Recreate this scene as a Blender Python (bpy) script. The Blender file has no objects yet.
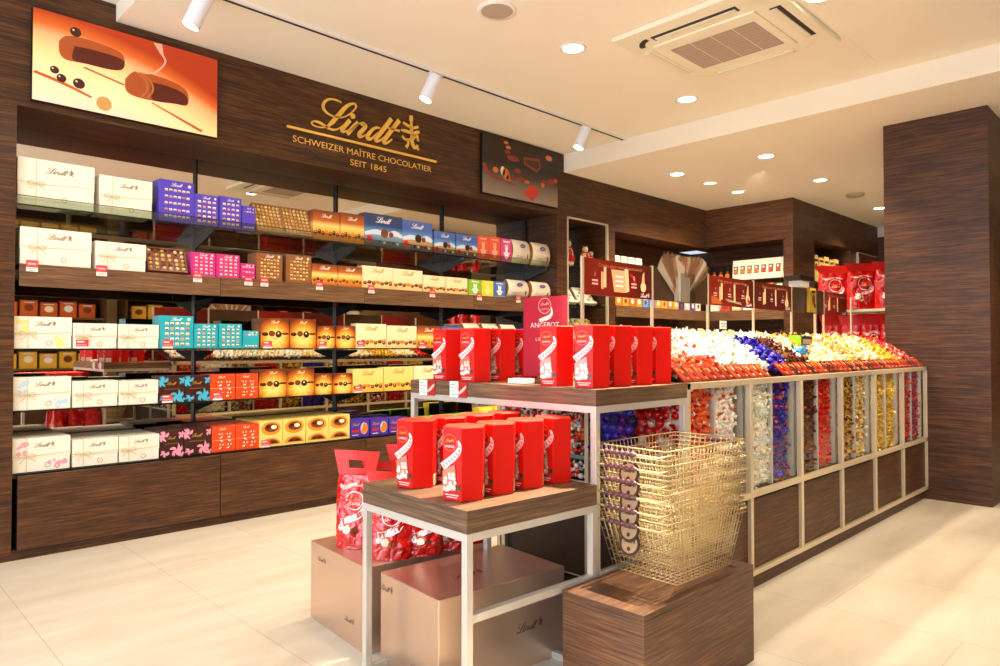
import bpy, math, random
from mathutils import Matrix, Vector
import numpy as np

C = bpy.context.scene.collection
PI = math.pi
R = math.radians
rnd = random.Random(7)


# ------------------------------------------------------------------ materials
def lin(c):
    return tuple(((v / 255) / 12.92 if v / 255 <= .04045 else ((v / 255 + .055) / 1.055) ** 2.4) for v in c) + (1,)


MATS = {}


def mat(name, rgb, rough=.5, metal=0., spec=.5, emit=None, estr=0., coat=0., alpha=None):
    if name in MATS:
        return MATS[name]
    m = bpy.data.materials.new(name)
    m.use_nodes = True
    b = m.node_tree.nodes['Principled BSDF']
    b.inputs['Base Color'].default_value = lin(rgb)
    b.inputs['Roughness'].default_value = rough
    b.inputs['Metallic'].default_value = metal
    b.inputs['Specular IOR Level'].default_value = spec
    b.inputs['Coat Weight'].default_value = coat
    if emit:
        b.inputs['Emission Color'].default_value = lin(emit)
        b.inputs['Emission Strength'].default_value = estr
    MATS[name] = m
    return m


def nodes(m):
    return m.node_tree.nodes, m.node_tree.links, m.node_tree.nodes['Principled BSDF']


def ramp(nt, stops):
    r = nt.nodes.new('ShaderNodeValToRGB')
    el = r.color_ramp.elements
    while len(el) < len(stops):
        el.new(.5)
    for e, (p, c) in zip(el, stops):
        e.position = p
        e.color = lin(c)
    return r


def wood(name, dark, mid, light, rough=.38, spec=.4):
    m = mat(name, mid, rough, 0, spec)
    n, l, b = nodes(m)
    tc = n.new('ShaderNodeTexCoord')
    sp = n.new('ShaderNodeSeparateXYZ'); l.new(tc.outputs['Object'], sp.inputs[0])
    sn = n.new('ShaderNodeSeparateXYZ'); l.new(tc.outputs['Normal'], sn.inputs[0])
    ab = n.new('ShaderNodeMath'); ab.operation = 'ABSOLUTE'; l.new(sn.outputs[0], ab.inputs[0])
    gt = n.new('ShaderNodeMath'); gt.operation = 'GREATER_THAN'; l.new(ab.outputs[0], gt.inputs[0]); gt.inputs[1].default_value = .6
    a = n.new('ShaderNodeCombineXYZ'); c = n.new('ShaderNodeCombineXYZ')
    l.new(sp.outputs[0], a.inputs[0]); l.new(sp.outputs[1], a.inputs[1]); l.new(sp.outputs[2], a.inputs[2])
    l.new(sp.outputs[1], c.inputs[0]); l.new(sp.outputs[0], c.inputs[1]); l.new(sp.outputs[2], c.inputs[2])
    mx = n.new('ShaderNodeMix'); mx.data_type = 'VECTOR'
    l.new(gt.outputs[0], mx.inputs[0]); l.new(a.outputs[0], mx.inputs[4]); l.new(c.outputs[0], mx.inputs[5])
    mp = n.new('ShaderNodeMapping'); mp.inputs['Scale'].default_value = (2.6, 75, 75); l.new(mx.outputs[1], mp.inputs[0])
    t = n.new('ShaderNodeTexNoise'); t.inputs['Scale'].default_value = 1.6; t.inputs['Detail'].default_value = 4; t.inputs['Roughness'].default_value = .65
    l.new(mp.outputs[0], t.inputs[0])
    mp2 = n.new('ShaderNodeMapping'); mp2.inputs['Scale'].default_value = (.7, 7, 7); l.new(mx.outputs[1], mp2.inputs[0])
    t2 = n.new('ShaderNodeTexNoise'); t2.inputs['Scale'].default_value = 1.5; l.new(mp2.outputs[0], t2.inputs[0])
    ad = n.new('ShaderNodeMath'); ad.operation = 'MULTIPLY_ADD'; l.new(t2.outputs[0], ad.inputs[0]); ad.inputs[1].default_value = .25; l.new(t.outputs[0], ad.inputs[2])
    sb = n.new('ShaderNodeMath'); sb.operation = 'SUBTRACT'; l.new(ad.outputs[0], sb.inputs[0]); sb.inputs[1].default_value = .125
    r = ramp(m.node_tree, [(.34, dark), (.5, mid), (.66, light)])
    l.new(sb.outputs[0], r.inputs[0]); l.new(r.outputs[0], b.inputs['Base Color'])
    bp = n.new('ShaderNodeBump'); bp.inputs['Strength'].default_value = .08; bp.inputs['Distance'].default_value = .002
    l.new(t.outputs[0], bp.inputs['Height']); l.new(bp.outputs[0], b.inputs['Normal'])
    return m


def gradmat(name, stops, axis=2, rough=.35, radial=None, estr=0):
    """printed board: colour runs along one generated axis, or out from a centre (cx, cz)"""
    m = mat(name, stops[0][1], rough)
    n, l, b = nodes(m)
    tc = n.new('ShaderNodeTexCoord')
    if radial:
        s = n.new('ShaderNodeVectorMath'); s.operation = 'SUBTRACT'; l.new(tc.outputs['Generated'], s.inputs[0])
        s.inputs[1].default_value = (radial[0], 0, radial[1])
        s2 = n.new('ShaderNodeVectorMath'); s2.operation = 'MULTIPLY'; l.new(s.outputs[0], s2.inputs[0]); s2.inputs[1].default_value = (1, 0, 1)
        ln = n.new('ShaderNodeVectorMath'); ln.operation = 'LENGTH'; l.new(s2.outputs[0], ln.inputs[0])
        src = ln.outputs[1]
    else:
        sp = n.new('ShaderNodeSeparateXYZ'); l.new(tc.outputs['Generated'], sp.inputs[0]); src = sp.outputs[axis]
    r = ramp(m.node_tree, stops)
    l.new(src, r.inputs[0]); l.new(r.outputs[0], b.inputs['Base Color'])
    if estr:
        l.new(r.outputs[0], b.inputs['Emission Color']); b.inputs['Emission Strength'].default_value = estr
    return m


def glassmat(name, tint, refl=.12, rough=.02, opacity=0.):
    m = mat(name, tint, rough)
    n, l, b = nodes(m)
    out = n['Material Output']
    tr = n.new('ShaderNodeBsdfTransparent'); tr.inputs[0].default_value = lin(tint)
    gl = n.new('ShaderNodeBsdfGlossy'); gl.inputs[0].default_value = (1, 1, 1, 1); gl.inputs['Roughness'].default_value = rough
    lw = n.new('ShaderNodeLayerWeight'); lw.inputs[0].default_value = .5
    pw = n.new('ShaderNodeMath'); pw.operation = 'POWER'; l.new(lw.outputs['Facing'], pw.inputs[0]); pw.inputs[1].default_value = 4.
    ml = n.new('ShaderNodeMath'); ml.operation = 'MULTIPLY_ADD'; l.new(pw.outputs[0], ml.inputs[0]); ml.inputs[1].default_value = .55; ml.inputs[2].default_value = refl * .2
    mx = n.new('ShaderNodeMixShader'); l.new(ml.outputs[0], mx.inputs[0]); l.new(tr.outputs[0], mx.inputs[1]); l.new(gl.outputs[0], mx.inputs[2])
    last = mx
    if opacity:
        b.inputs['Base Color'].default_value = lin(tint)
        m2 = n.new('ShaderNodeMixShader'); m2.inputs[0].default_value = opacity
        l.new(mx.outputs[0], m2.inputs[1]); l.new(b.outputs[0], m2.inputs[2]); last = m2
    l.new(last.outputs[0], out.inputs[0])
    return m


WALLWOOD = wood('wall_wood', (45, 24, 10), (72, 41, 19), (104, 65, 33), .44)
SHELFWOOD = wood('shelf_wood', (82, 54, 35), (106, 75, 50), (130, 97, 66), .42)
TABLEWOOD = wood('table_wood', (74, 53, 40), (104, 78, 57), (134, 106, 79), .4, .45)
PLINTHWOOD = wood('plinth_wood', (58, 37, 26), (88, 57, 37), (120, 81, 52), .42, .4)
STEEL = mat('satin_steel', (206, 200, 190), .38, .4)
CHAMP = mat('champagne_steel', (214, 196, 164), .38, .35)
BLACK = mat('black_metal', (18, 15, 14), .4)
GREYMETAL = mat('dark_grey_metal', (58, 54, 52), .38, .5)
WHITEPAINT = mat('white_paint', (236, 232, 224), .5)
CEIL = mat('ceiling_paint', (244, 234, 214), .8, 0, .2)
GOLD = mat('gold_metal', (252, 200, 90), .3, .3)
GOLDINK = mat('gold_ink', (196, 150, 62), .4, .3)
COPPER = mat('copper_board', (222, 190, 166), .3, .8)
COPPERINK = mat('brown_ink', (92, 60, 44), .4, .2)
GLASS = glassmat('clear_glass', (253, 253, 251))
SHELFGLASS = glassmat('shelf_glass', (232, 238, 230), .35)
LIPGLASS = glassmat('lip_glass', (238, 242, 234), .3)
ACRYL = glassmat('clear_acrylic', (240, 240, 238), .1)
GLASSEDGE = mat('glass_edge', (26, 34, 28), .15)
MIRROR = mat('mirror_silver', (206, 200, 190), .015, 1.)
WHITEBOX = mat('white_board', (238, 228, 208), .45)
CREAMLINE = mat('grey_line', (176, 160, 136), .5)
RIBBON = mat('cream_ribbon', (214, 194, 148), .4)
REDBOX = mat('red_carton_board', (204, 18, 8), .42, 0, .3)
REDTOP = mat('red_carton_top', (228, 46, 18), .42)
WHITEINK = mat('white_ink', (250, 236, 230), .4)
PINKINK = mat('pale_pink_ink', (240, 190, 180), .4)
REDINK = mat('red_ink', (206, 22, 18), .4)
DKRED = mat('deep_red_ink', (110, 10, 8), .4)
CHOCO = mat('chocolate_brown', (62, 26, 12), .3)
CHOCO2 = mat('milk_chocolate', (126, 62, 28), .3)
CREAM = mat('cream_ink', (250, 232, 190), .4)
ORANGE = mat('orange_ink', (240, 120, 24), .35)
YELLOW = mat('yellow_ink', (246, 196, 50), .35)
PALE = mat('pale_card', (236, 230, 220), .5)
GREYINK = mat('grey_ink', (150, 140, 136), .5)
BARINK = mat('barcode_card', (232, 206, 160), .5)
TAGPINK = mat('tag_pink', (222, 70, 78), .4)
BASKET = mat('basket_wire_brass', (222, 196, 144), .3, .6)
GRIP = mat('basket_grip_plum', (98, 58, 62), .4)


# ------------------------------------------------------------------ mesh builder
class MB:
    def __init__(s):
        s.v, s.f, s.m, s.s, s.mats = [], [], [], [], []

    def mi(s, m):
        if m not in s.mats:
            s.mats.append(m)
        return s.mats.index(m)

    def add(s, vs, fs, m, M=None, smooth=False):
        o = len(s.v)
        if M is None:
            s.v.extend(tuple(p) for p in vs)
        elif callable(M):
            s.v.extend(tuple(M(*p)) for p in vs)
        else:
            s.v.extend(tuple(M @ Vector(p)) for p in vs)
        k = s.mi(m)
        for f in fs:
            s.f.append(tuple(i + o for i in f)); s.m.append(k); s.s.append(smooth)

    def box(s, x0, x1, y0, y1, z0, z1, m, M=None):
        vs = [(x, y, z) for z in (z0, z1) for y in (y0, y1) for x in (x0, x1)]
        s.add(vs, [(0, 2, 3, 1), (4, 5, 7, 6), (0, 1, 5, 4), (2, 6, 7, 3), (0, 4, 6, 2), (1, 3, 7, 5)], m, M)

    def poly(s, pts, m, M=None, w=0.):
        s.add([(x, y, w) for x, y in pts], [tuple(range(len(pts)))], m, M)

    def rect(s, x0, x1, y0, y1, m, M=None, w=0.):
        s.poly([(x0, y0), (x1, y0), (x1, y1), (x0, y1)], m, M, w)

    def disc(s, cx, cy, r, m, M=None, w=0., n=14, ry=None, a0=0, a1=2 * PI):
        ry = ry or r
        k = n if abs(a1 - a0 - 2 * PI) < 1e-6 else n + 1
        s.poly([(cx + r * math.cos(a0 + (a1 - a0) * i / n), cy + ry * math.sin(a0 + (a1 - a0) * i / n)) for i in range(k)], m, M, w)

    def ring(s, cx, cy, r0, r1, m, M=None, w=0., n=20, a0=0, a1=2 * PI):
        vs = []
        for i in range(n + 1):
            a = a0 + (a1 - a0) * i / n
            vs += [(cx + r0 * math.cos(a), cy + r0 * math.sin(a), w), (cx + r1 * math.cos(a), cy + r1 * math.sin(a), w)]
        s.add(vs, [(2 * i, 2 * i + 1, 2 * i + 3, 2 * i + 2) for i in range(n)], m, M)

    def ribbon(s, pts, m, M=None, w=0., thick=0., sub=4, scale=1., off=(0, 0)):
        P = smooth_path(pts, sub)
        L, Rr = [], []
        for i, (x, y, wd) in enumerate(P):
            a = P[max(i - 1, 0)]; b = P[min(i + 1, len(P) - 1)]
            dx, dy = b[0] - a[0], b[1] - a[1]
            d = math.hypot(dx, dy) or 1
            nx, ny = -dy / d * wd / 2, dx / d * wd / 2
            L.append((off[0] + scale * (x + nx), off[1] + scale * (y + ny)))
            Rr.append((off[0] + scale * (x - nx), off[1] + scale * (y - ny)))
        n = len(P)
        vs = [(x, y, w + thick) for x, y in L] + [(x, y, w + thick) for x, y in Rr]
        fs = [(i, n + i, n + i + 1, i + 1) for i in range(n - 1)]
        if thick:
            vs += [(x, y, w) for x, y in L] + [(x, y, w) for x, y in Rr]
            fs += [(2 * n + i, i, i + 1, 2 * n + i + 1) for i in range(n - 1)]
            fs += [(n + i, 3 * n + i, 3 * n + i + 1, n + i + 1) for i in range(n - 1)]
            fs += [(0, 2 * n, 3 * n, n), (n - 1, 2 * n - 1, 4 * n - 1, 3 * n - 1)]
        s.add(vs, fs, m, M)

    def cyl(s, p0, p1, r0, m, r1=None, n=12, caps=True, M=None, smooth=True):
        r1 = r0 if r1 is None else r1
        p0, p1 = Vector(p0), Vector(p1)
        d = (p1 - p0).normalized()
        u = d.orthogonal().normalized(); v = d.cross(u)
        vs = [tuple(p + (u * math.cos(2 * PI * i / n) + v * math.sin(2 * PI * i / n)) * r) for p, r in ((p0, r0), (p1, r1)) for i in range(n)]
        s.add(vs, [(i, (i + 1) % n, n + (i + 1) % n, n + i) for i in range(n)], m, M, smooth)
        if caps:
            s.add(vs[:n], [tuple(reversed(range(n)))], m, M)
            s.add(vs[n:], [tuple(range(n))], m, M)

    def tube(s, path, r, m, n=5, closed=False, M=None):
        P = [Vector(p) for p in path]
        k = len(P)
        vs, prev = [], None
        for i, p in enumerate(P):
            if closed:
                d = P[(i + 1) % k] - P[i - 1]
            else:
                d = P[min(i + 1, k - 1)] - P[max(i - 1, 0)]
            d.normalize()
            if prev is None:
                u = d.orthogonal().normalized()
            else:
                u = (prev - d * prev.dot(d))
                u = u.normalized() if u.length > 1e-6 else d.orthogonal().normalized()
            prev = u
            v = d.cross(u)
            vs += [tuple(p + (u * math.cos(2 * PI * j / n) + v * math.sin(2 * PI * j / n)) * r) for j in range(n)]
        fs = []
        for i in range(k if closed else k - 1):
            a, b = i * n, ((i + 1) % k) * n
            fs += [(a + j, a + (j + 1) % n, b + (j + 1) % n, b + j) for j in range(n)]
        if not closed:
            fs += [tuple(reversed(range(n))), tuple(range((k - 1) * n, k * n))]
        s.add(vs, fs, m, M, True)

    def lathe(s, prof, m, n=20, M=None, smooth=True, caps=True):
        vs = [(r * math.cos(2 * PI * i / n), r * math.sin(2 * PI * i / n), z) for r, z in prof for i in range(n)]
        fs = [(k * n + i, k * n + (i + 1) % n, (k + 1) * n + (i + 1) % n, (k + 1) * n + i) for k in range(len(prof) - 1) for i in range(n)]
        s.add(vs, fs, m, M, smooth)
        if caps:
            s.add(vs[:n], [tuple(reversed(range(n)))], m, M); s.add(vs[-n:], [tuple(range(n))], m, M)

    def ball(s, c, r, m, nu=10, nv=6, sc=(1, 1, 1), M=None):
        vs, fs = [], []
        for j in range(nv + 1):
            t = PI * j / nv
            for i in range(nu):
                a = 2 * PI * i / nu
                vs.append((c[0] + r * sc[0] * math.sin(t) * math.cos(a), c[1] + r * sc[1] * math.sin(t) * math.sin(a), c[2] + r * sc[2] * math.cos(t)))
        for j in range(nv):
            for i in range(nu):
                fs.append((j * nu + i, (j + 1) * nu + i, (j + 1) * nu + (i + 1) % nu, j * nu + (i + 1) % nu))
        s.add(vs, fs, m, M, True)

    def prism(s, pts, z0, z1, m, M=None, top=None, sc=1., c=(0, 0)):
        n = len(pts)
        vs = [(x, y, z0) for x, y in pts] + [(c[0] + (x - c[0]) * sc, c[1] + (y - c[1]) * sc, z1) for x, y in pts]
        s.add(vs, [(i, (i + 1) % n, n + (i + 1) % n, n + i) for i in range(n)] + [tuple(reversed(range(n)))], m, M)
        s.add(vs[n:], [tuple(range(n))], top or m, M)

    def text(s, txt, size, m, M=None, w=0., align='CENTER', width=None):
        vs, fs, wd = text_geo(txt)
        k = size
        kx = (width / wd) if width else k
        ox = -kx * wd / 2 if align == 'CENTER' else 0
        s.add([(x * kx + ox, y * k, w) for x, y in vs], fs, m, M)

    def build(s, name, parent=None, loc=(0, 0, 0), rz=0., bevel=0., rot=None):
        me = bpy.data.meshes.new(name)
        me.from_pydata(s.v, [], s.f)
        for m in s.mats:
            me.materials.append(m)
        me.polygons.foreach_set('material_index', s.m)
        me.polygons.foreach_set('use_smooth', s.s)
        me.update()
        o = bpy.data.objects.new(name, me)
        C.objects.link(o)
        o.location = loc
        o.rotation_euler = rot if rot else (0, 0, rz)
        if parent:
            o.parent = parent
        if bevel:
            b = o.modifiers.new('bevel', 'BEVEL'); b.width = bevel; b.segments = 2; b.limit_method = 'ANGLE'; b.angle_limit = R(40)
        return o


def smooth_path(pts, sub):
    if sub <= 1 or len(pts) < 3:
        return pts
    out = []
    n = len(pts)
    for i in range(n - 1):
        p0, p1, p2, p3 = pts[max(i - 1, 0)], pts[i], pts[i + 1], pts[min(i + 2, n - 1)]
        for k in range(sub):
            t = k / sub
            out.append(tuple(.5 * (2 * b + (c - a) * t + (2 * a - 5 * b + 4 * c - d) * t * t + (3 * b - a - 3 * c + d) * t ** 3) for a, b, c, d in zip(p0, p1, p2, p3)))
    out.append(tuple(pts[-1]))
    return out


_TXT = {}


def text_geo(txt):
    if txt not in _TXT:
        cu = bpy.data.curves.new('lettering', 'FONT')
        cu.body = txt; cu.size = 1.
        cu.resolution_u = 3
        o = bpy.data.objects.new('lettering', cu)
        C.objects.link(o)
        dg = bpy.context.evaluated_depsgraph_get()
        me = o.evaluated_get(dg).to_mesh()
        vs = [(v.co.x, v.co.y) for v in me.vertices]
        fs = [tuple(p.vertices) for p in me.polygons]
        o.evaluated_get(dg).to_mesh_clear()
        bpy.data.objects.remove(o); bpy.data.curves.remove(cu)
        x0 = min(x for x, y in vs); x1 = max(x for x, y in vs)
        _TXT[txt] = ([(x - x0, y) for x, y in vs], fs, x1 - x0)
    return _TXT[txt]


def face(x, y, z, ang=0.):
    """plane frame: u to the right, v up, w out, for a face whose outward normal is -Y turned by ang about Z"""
    return Matrix.Translation((x, y, z)) @ Matrix.Rotation(ang, 4, 'Z') @ Matrix(((1, 0, 0, 0), (0, 0, -1, 0), (0, 1, 0, 0), (0, 0, 0, 1)))


def thing(name, label, cat, loc=(0, 0, 0), rz=0., group=None, rot=None):
    o = bpy.data.objects.new(name, None)
    C.objects.link(o)
    o.location = loc
    o.rotation_euler = rot if rot else (0, 0, rz)
    return tag(o, label, cat, group)


def tag(o, label, cat, group=None, kind=None):
    o['label'] = label; o['category'] = cat
    if group:
        o['group'] = group
    if kind:
        o['kind'] = kind
    return o


def struct(o):
    o['kind'] = 'structure'
    return o


def copy_thing(src, loc, rz=None, label=None, group=None, rot=None):
    r = src.copy(); C.objects.link(r); r.location = loc
    if rz is not None:
        r.rotation_euler = (0, 0, rz)
    if rot is not None:
        r.rotation_euler = rot
    if label:
        r['label'] = label
    if group:
        r['group'] = group
    for ch in list(src.children):
        c = ch.copy(); C.objects.link(c); c.parent = r
        for g in list(ch.children):
            d = g.copy(); C.objects.link(d); d.parent = c
    return r


ORD = ['leftmost', 'second', 'third', 'fourth', 'fifth', 'sixth', 'seventh', 'eighth', 'ninth', 'tenth', 'eleventh', 'twelfth', 'thirteenth', 'fourteenth', 'fifteenth', 'sixteenth', 'seventeenth', 'eighteenth', 'nineteenth', 'twentieth']

# the script wordmark as brush strokes (x, y, width), 0.84 wide, and the crest beside it
LOGO = [[(0.253, 0.28, 0.0072), (0.211, 0.289, 0.0102), (0.167, 0.287, 0.0122), (0.129, 0.274, 0.0162), (0.098, 0.246, 0.0192), (0.086, 0.214, 0.0202), (0.096, 0.185, 0.0182), (0.124, 0.164, 0.0132), (0.162, 0.153, 0.0102), (0.201, 0.15, 0.0092), (0.245, 0.156, 0.0092), (0.29, 0.175, 0.0093), (0.335, 0.21, 0.0094), (0.375, 0.251, 0.0094), (0.391, 0.283, 0.0105), (0.381, 0.299, 0.0115), (0.354, 0.296, 0.0156), (0.315, 0.274, 0.0228), (0.273, 0.231, 0.0299), (0.234, 0.181, 0.0318), (0.201, 0.141, 0.0317), (0.168, 0.1, 0.0295), (0.133, 0.064, 0.0182), (0.098, 0.045, 0.0111), (0.05, 0.035, 0.009), (0.008, 0.038, 0.009), (-0.012, 0.05, 0.0089), (-0.006, 0.066, 0.009), (0.018, 0.074, 0.012), (0.055, 0.072, 0.017), (0.092, 0.06, 0.0171), (0.13, 0.047, 0.0162), (0.168, 0.041, 0.0153), (0.207, 0.051, 0.0123), (0.24, 0.072, 0.0092), (0.268, 0.098, 0.0062)],
        [(0.332, 0.155, 0.0301), (0.301, 0.116, 0.03), (0.268, 0.074, 0.0288), (0.259, 0.052, 0.0257), (0.279, 0.049, 0.0155), (0.313, 0.069, 0.0083)],
        [(0.41, 0.152, 0.0304), (0.37, 0.111, 0.0302), (0.324, 0.056, 0.0301), (0.307, 0.038, 0.029)],
        [(0.324, 0.056, 0.0073), (0.387, 0.12, 0.0084), (0.445, 0.158, 0.0126), (0.477, 0.157, 0.0211)],
        [(0.439, 0.141, 0.0124), (0.467, 0.15, 0.0211), (0.484, 0.139, 0.0286), (0.457, 0.103, 0.031), (0.423, 0.061, 0.0308), (0.426, 0.041, 0.0247), (0.454, 0.047, 0.0148), (0.491, 0.072, 0.0075)],
        [(0.629, 0.156, 0.0101), (0.59, 0.15, 0.0189), (0.551, 0.124, 0.0213), (0.512, 0.077, 0.0274), (0.502, 0.048, 0.0299), (0.523, 0.039, 0.0237), (0.558, 0.06, 0.0163), (0.611, 0.116, 0.0101)],
        [(0.745, 0.261, 0.0346), (0.69, 0.188, 0.0331), (0.633, 0.115, 0.0329), (0.586, 0.054, 0.0314), (0.601, 0.039, 0.0239), (0.633, 0.054, 0.0139), (0.665, 0.085, 0.0076)],
        [(0.827, 0.266, 0.035), (0.771, 0.194, 0.0334), (0.712, 0.117, 0.0332), (0.669, 0.056, 0.0317), (0.68, 0.039, 0.0254), (0.709, 0.049, 0.0153), (0.753, 0.087, 0.009)],
        [(0.709, 0.175, 0.0102), (0.771, 0.174, 0.0141), (0.831, 0.175, 0.0168)]]
CREST = [[(0.957, 0.338, 0.03), (0.957, 0.291, 0.0368)], [(0.957, 0.291, 0.0171), (0.959, 0.229, 0.0289), (0.967, 0.168, 0.0263), (0.969, 0.106, 0.0329), (0.989, 0.066, 0.029), (1.02, 0.069, 0.0264), (1.024, 0.092, 0.0159)],
         [(0.869, 0.258, 0.0195), (0.918, 0.242, 0.0236), (0.957, 0.231, 0.0158)], [(1.035, 0.255, 0.0225), (1.0, 0.241, 0.0251), (0.961, 0.226, 0.0158)], [(0.85, 0.189, 0.0143), (0.903, 0.188, 0.0287), (0.957, 0.185, 0.0223)],
         [(0.861, 0.139, 0.0195), (0.888, 0.117, 0.0169), (0.926, 0.116, 0.0236), (0.961, 0.135, 0.0197)], [(0.926, 0.116, 0.0196), (0.923, 0.077, 0.0196), (0.904, 0.049, 0.0287)], [(0.969, 0.156, 0.0197), (1.008, 0.195, 0.037), (1.047, 0.213, 0.0199)],
         [(0.981, 0.133, 0.0158), (1.016, 0.178, 0.0238), (1.035, 0.126, 0.0106)], [(1.024, 0.073, 0.0198), (1.04, 0.048, 0.0119)]]


def logo(mb, m, M, width, cx=0., cy=0., w=.0008, sub=1, fat=1.3, crest=True):
    """small printed wordmark, centred"""
    k = width / (1.06 if crest else .85)
    ox, oy = cx - width / 2, cy - .16 * k
    for st in LOGO + (CREST if crest else []):
        mb.ribbon([(x, y, d * fat) for x, y, d in st], m, M, w, sub=sub, scale=k, off=(ox, oy))
    mb.disc(ox + .358 * k, oy + .195 * k, .02 * k, m, M, w, 8)


# ------------------------------------------------------------------ the room
X0, X1 = .845, 5.706          # the tall shelf niche in the left wall
YW = 4.93                     # face of the left wall
fl = MB()
FLOOR = mat('floor_tile', (232, 214, 180), .3, 0, .4)
n_, l_, b_ = nodes(FLOOR)
tc = n_.new('ShaderNodeTexCoord')
sx_ = n_.new('ShaderNodeSeparateXYZ'); l_.new(tc.outputs['Object'], sx_.inputs[0])
cx_ = n_.new('ShaderNodeCombineXYZ'); l_.new(sx_.outputs[1], cx_.inputs[0]); l_.new(sx_.outputs[0], cx_.inputs[1])
mp = n_.new('ShaderNodeMapping'); mp.inputs['Location'].default_value = (.38, -.72 + .695 * 2, 0); l_.new(cx_.outputs[0], mp.inputs[0])
bk = n_.new('ShaderNodeTexBrick'); l_.new(mp.outputs[0], bk.inputs[0])
bk.inputs['Scale'].default_value = 1.; bk.inputs['Brick Width'].default_value = 1.14; bk.inputs['Row Height'].default_value = .695
bk.inputs['Mortar Size'].default_value = .0025; bk.inputs['Mortar Smooth'].default_value = .3; bk.offset = .5
bk.inputs['Color1'].default_value = lin((226, 215, 198)); bk.inputs['Color2'].default_value = lin((222, 210, 192)); bk.inputs['Mortar'].default_value = lin((196, 182, 160))
nz = n_.new('ShaderNodeTexNoise'); nz.inputs['Scale'].default_value = 3.; nz.inputs['Detail'].default_value = 5
mpn = n_.new('ShaderNodeMapping'); mpn.inputs['Scale'].default_value = (.5, 2, 1); l_.new(tc.outputs['Object'], mpn.inputs[0]); l_.new(mpn.outputs[0], nz.inputs[0])
rp = ramp(FLOOR.node_tree, [(.3, (226, 220, 208)), (.7, (255, 255, 255))]); l_.new(nz.outputs[0], rp.inputs[0])
mu = n_.new('ShaderNodeMix'); mu.data_type = 'RGBA'; mu.blend_type = 'MULTIPLY'; mu.inputs[0].default_value = .7
l_.new(bk.outputs[0], mu.inputs[6]); l_.new(rp.outputs[0], mu.inputs[7]); l_.new(mu.outputs[2], b_.inputs['Base Color'])
fl.box(-2.6, 13.6, -3.1, 5.6, -.1, 0, FLOOR)
struct(fl.build('floor'))

b = MB(); b.box(1.37, 5.82, -3.1, 5.6, 3.35, 3.6, CEIL); struct(b.build('ceiling'))
b = MB(); b.box(-2.6, 1.37, -3.1, 5.6, 3.46, 3.6, CEIL); struct(b.build('ceiling_window_bay'))
b = MB(); b.box(5.82, 13.6, -3.1, 5.6, 3.155, 3.6, CEIL); struct(b.build('ceiling_rear'))

for q_ in ((-2.6, X0, YW, 5.5, 0, 3.5), (X0, X1, YW, 5.40, 2.68, 3.5), (X1, 5.87, YW, 5.5, 0, 3.4), (X0, X1, 5.425, 5.5, 0, 3.5), (5.87, 6.62, YW, 5.45, 2.68, 3.3), (5.87, 6.62, 5.40, 5.5, 0, 2.68),
           (6.62, 6.75, YW, 5.5, 0, 3.3), (6.75, 8.95, YW, 5.45, 2.62, 3.3), (6.75, 9.5, 5.40, 5.5, 0, 2.62)):
    w = MB(); w.box(*q_, WALLWOOD); struct(w.build('wall_left'))
w = MB()
w.box(8.88, 9.45, 3.81, 5.2, 2.64, 3.3, WALLWOOD)
w.box(8.88, 8.96, 3.72, 3.808, 0, 3.3, WALLWOOD); w.box(8.89, 8.96, 3.808, 3.85, 0, 2.63, WALLWOOD)
w.box(9.4, 9.5, 3.8, 5.5, 0, 2.64, WALLWOOD)
struct(w.build('wall_back_niche'))
w = MB()
w.box(8.961, 9.57, 3.721, 3.80, 0, 3.3, WALLWOOD)
w.box(9.57, 10.89, 3.72, 3.80, 2.69, 3.3, WALLWOOD)
w.box(9.57, 10.89, 3.72, 4.3, 0, 1.3, WALLWOOD)
w.box(9.50, 10.96, 4.2, 4.3, 1.3, 2.8, WALLWOOD); w.box(9.5, 9.57, 3.8, 4.2, 1.3, 2.8, WALLWOOD); w.box(10.89, 10.96, 3.8, 4.2, 1.3, 2.8, WALLWOOD); w.box(9.57, 10.89, 3.8, 4.2, 2.69, 2.8, WALLWOOD)
w.box(10.89, 12.1, 3.72, 3.80, 0, 3.3, WALLWOOD)
struct(w.build('wall_back'))
w = MB(); w.box(13.2, 13.4, -3.1, 5.5, 0, 3.4, WALLWOOD)
w.box(13.15, 13.2, 3.6, 4.6, 0, 2.5, BLACK); struct(w.build('wall_end'))
w = MB(); w.box(-2.6, 13.6, -3.1, -3.0, 0, 3.6, mat('cream_wall', (226, 204, 164), .7)); struct(w.build('wall_right'))
# shop front behind the viewer: piers, lintel and glass
w = MB()
for y0, y1 in ((-3.0, -2.6), (-.1, .1), (2.6, 3.0), (4.7, 4.93)):
    w.box(-2.6, -2.45, y0, y1, 0, 3.5, GREYMETAL)
w.box(-2.6, -2.45, -3, 4.93, 2.95, 3.5, GREYMETAL); w.box(-2.6, -2.45, -3, 4.93, 0, .12, GREYMETAL)
struct(w.build('wall_shopfront'))
w = MB(); w.box(-2.54, -2.52, -3, 4.93, .12, 2.95, GLASS); struct(w.build('window_1'))

w = MB(); w.box(6.57, 8.0, 1.215, 1.967, 0, 3.16, WALLWOOD); struct(w.build('wall_pillar'))

# ---- mirror at the back of the tall niche
b = MB(); b.box(X0, X1, 5.40, 5.42, .5, 2.68, MIRROR)
tag(b.build('back_mirror'), 'large mirror lining the back of the tall shelf niche', 'mirror')
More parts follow.
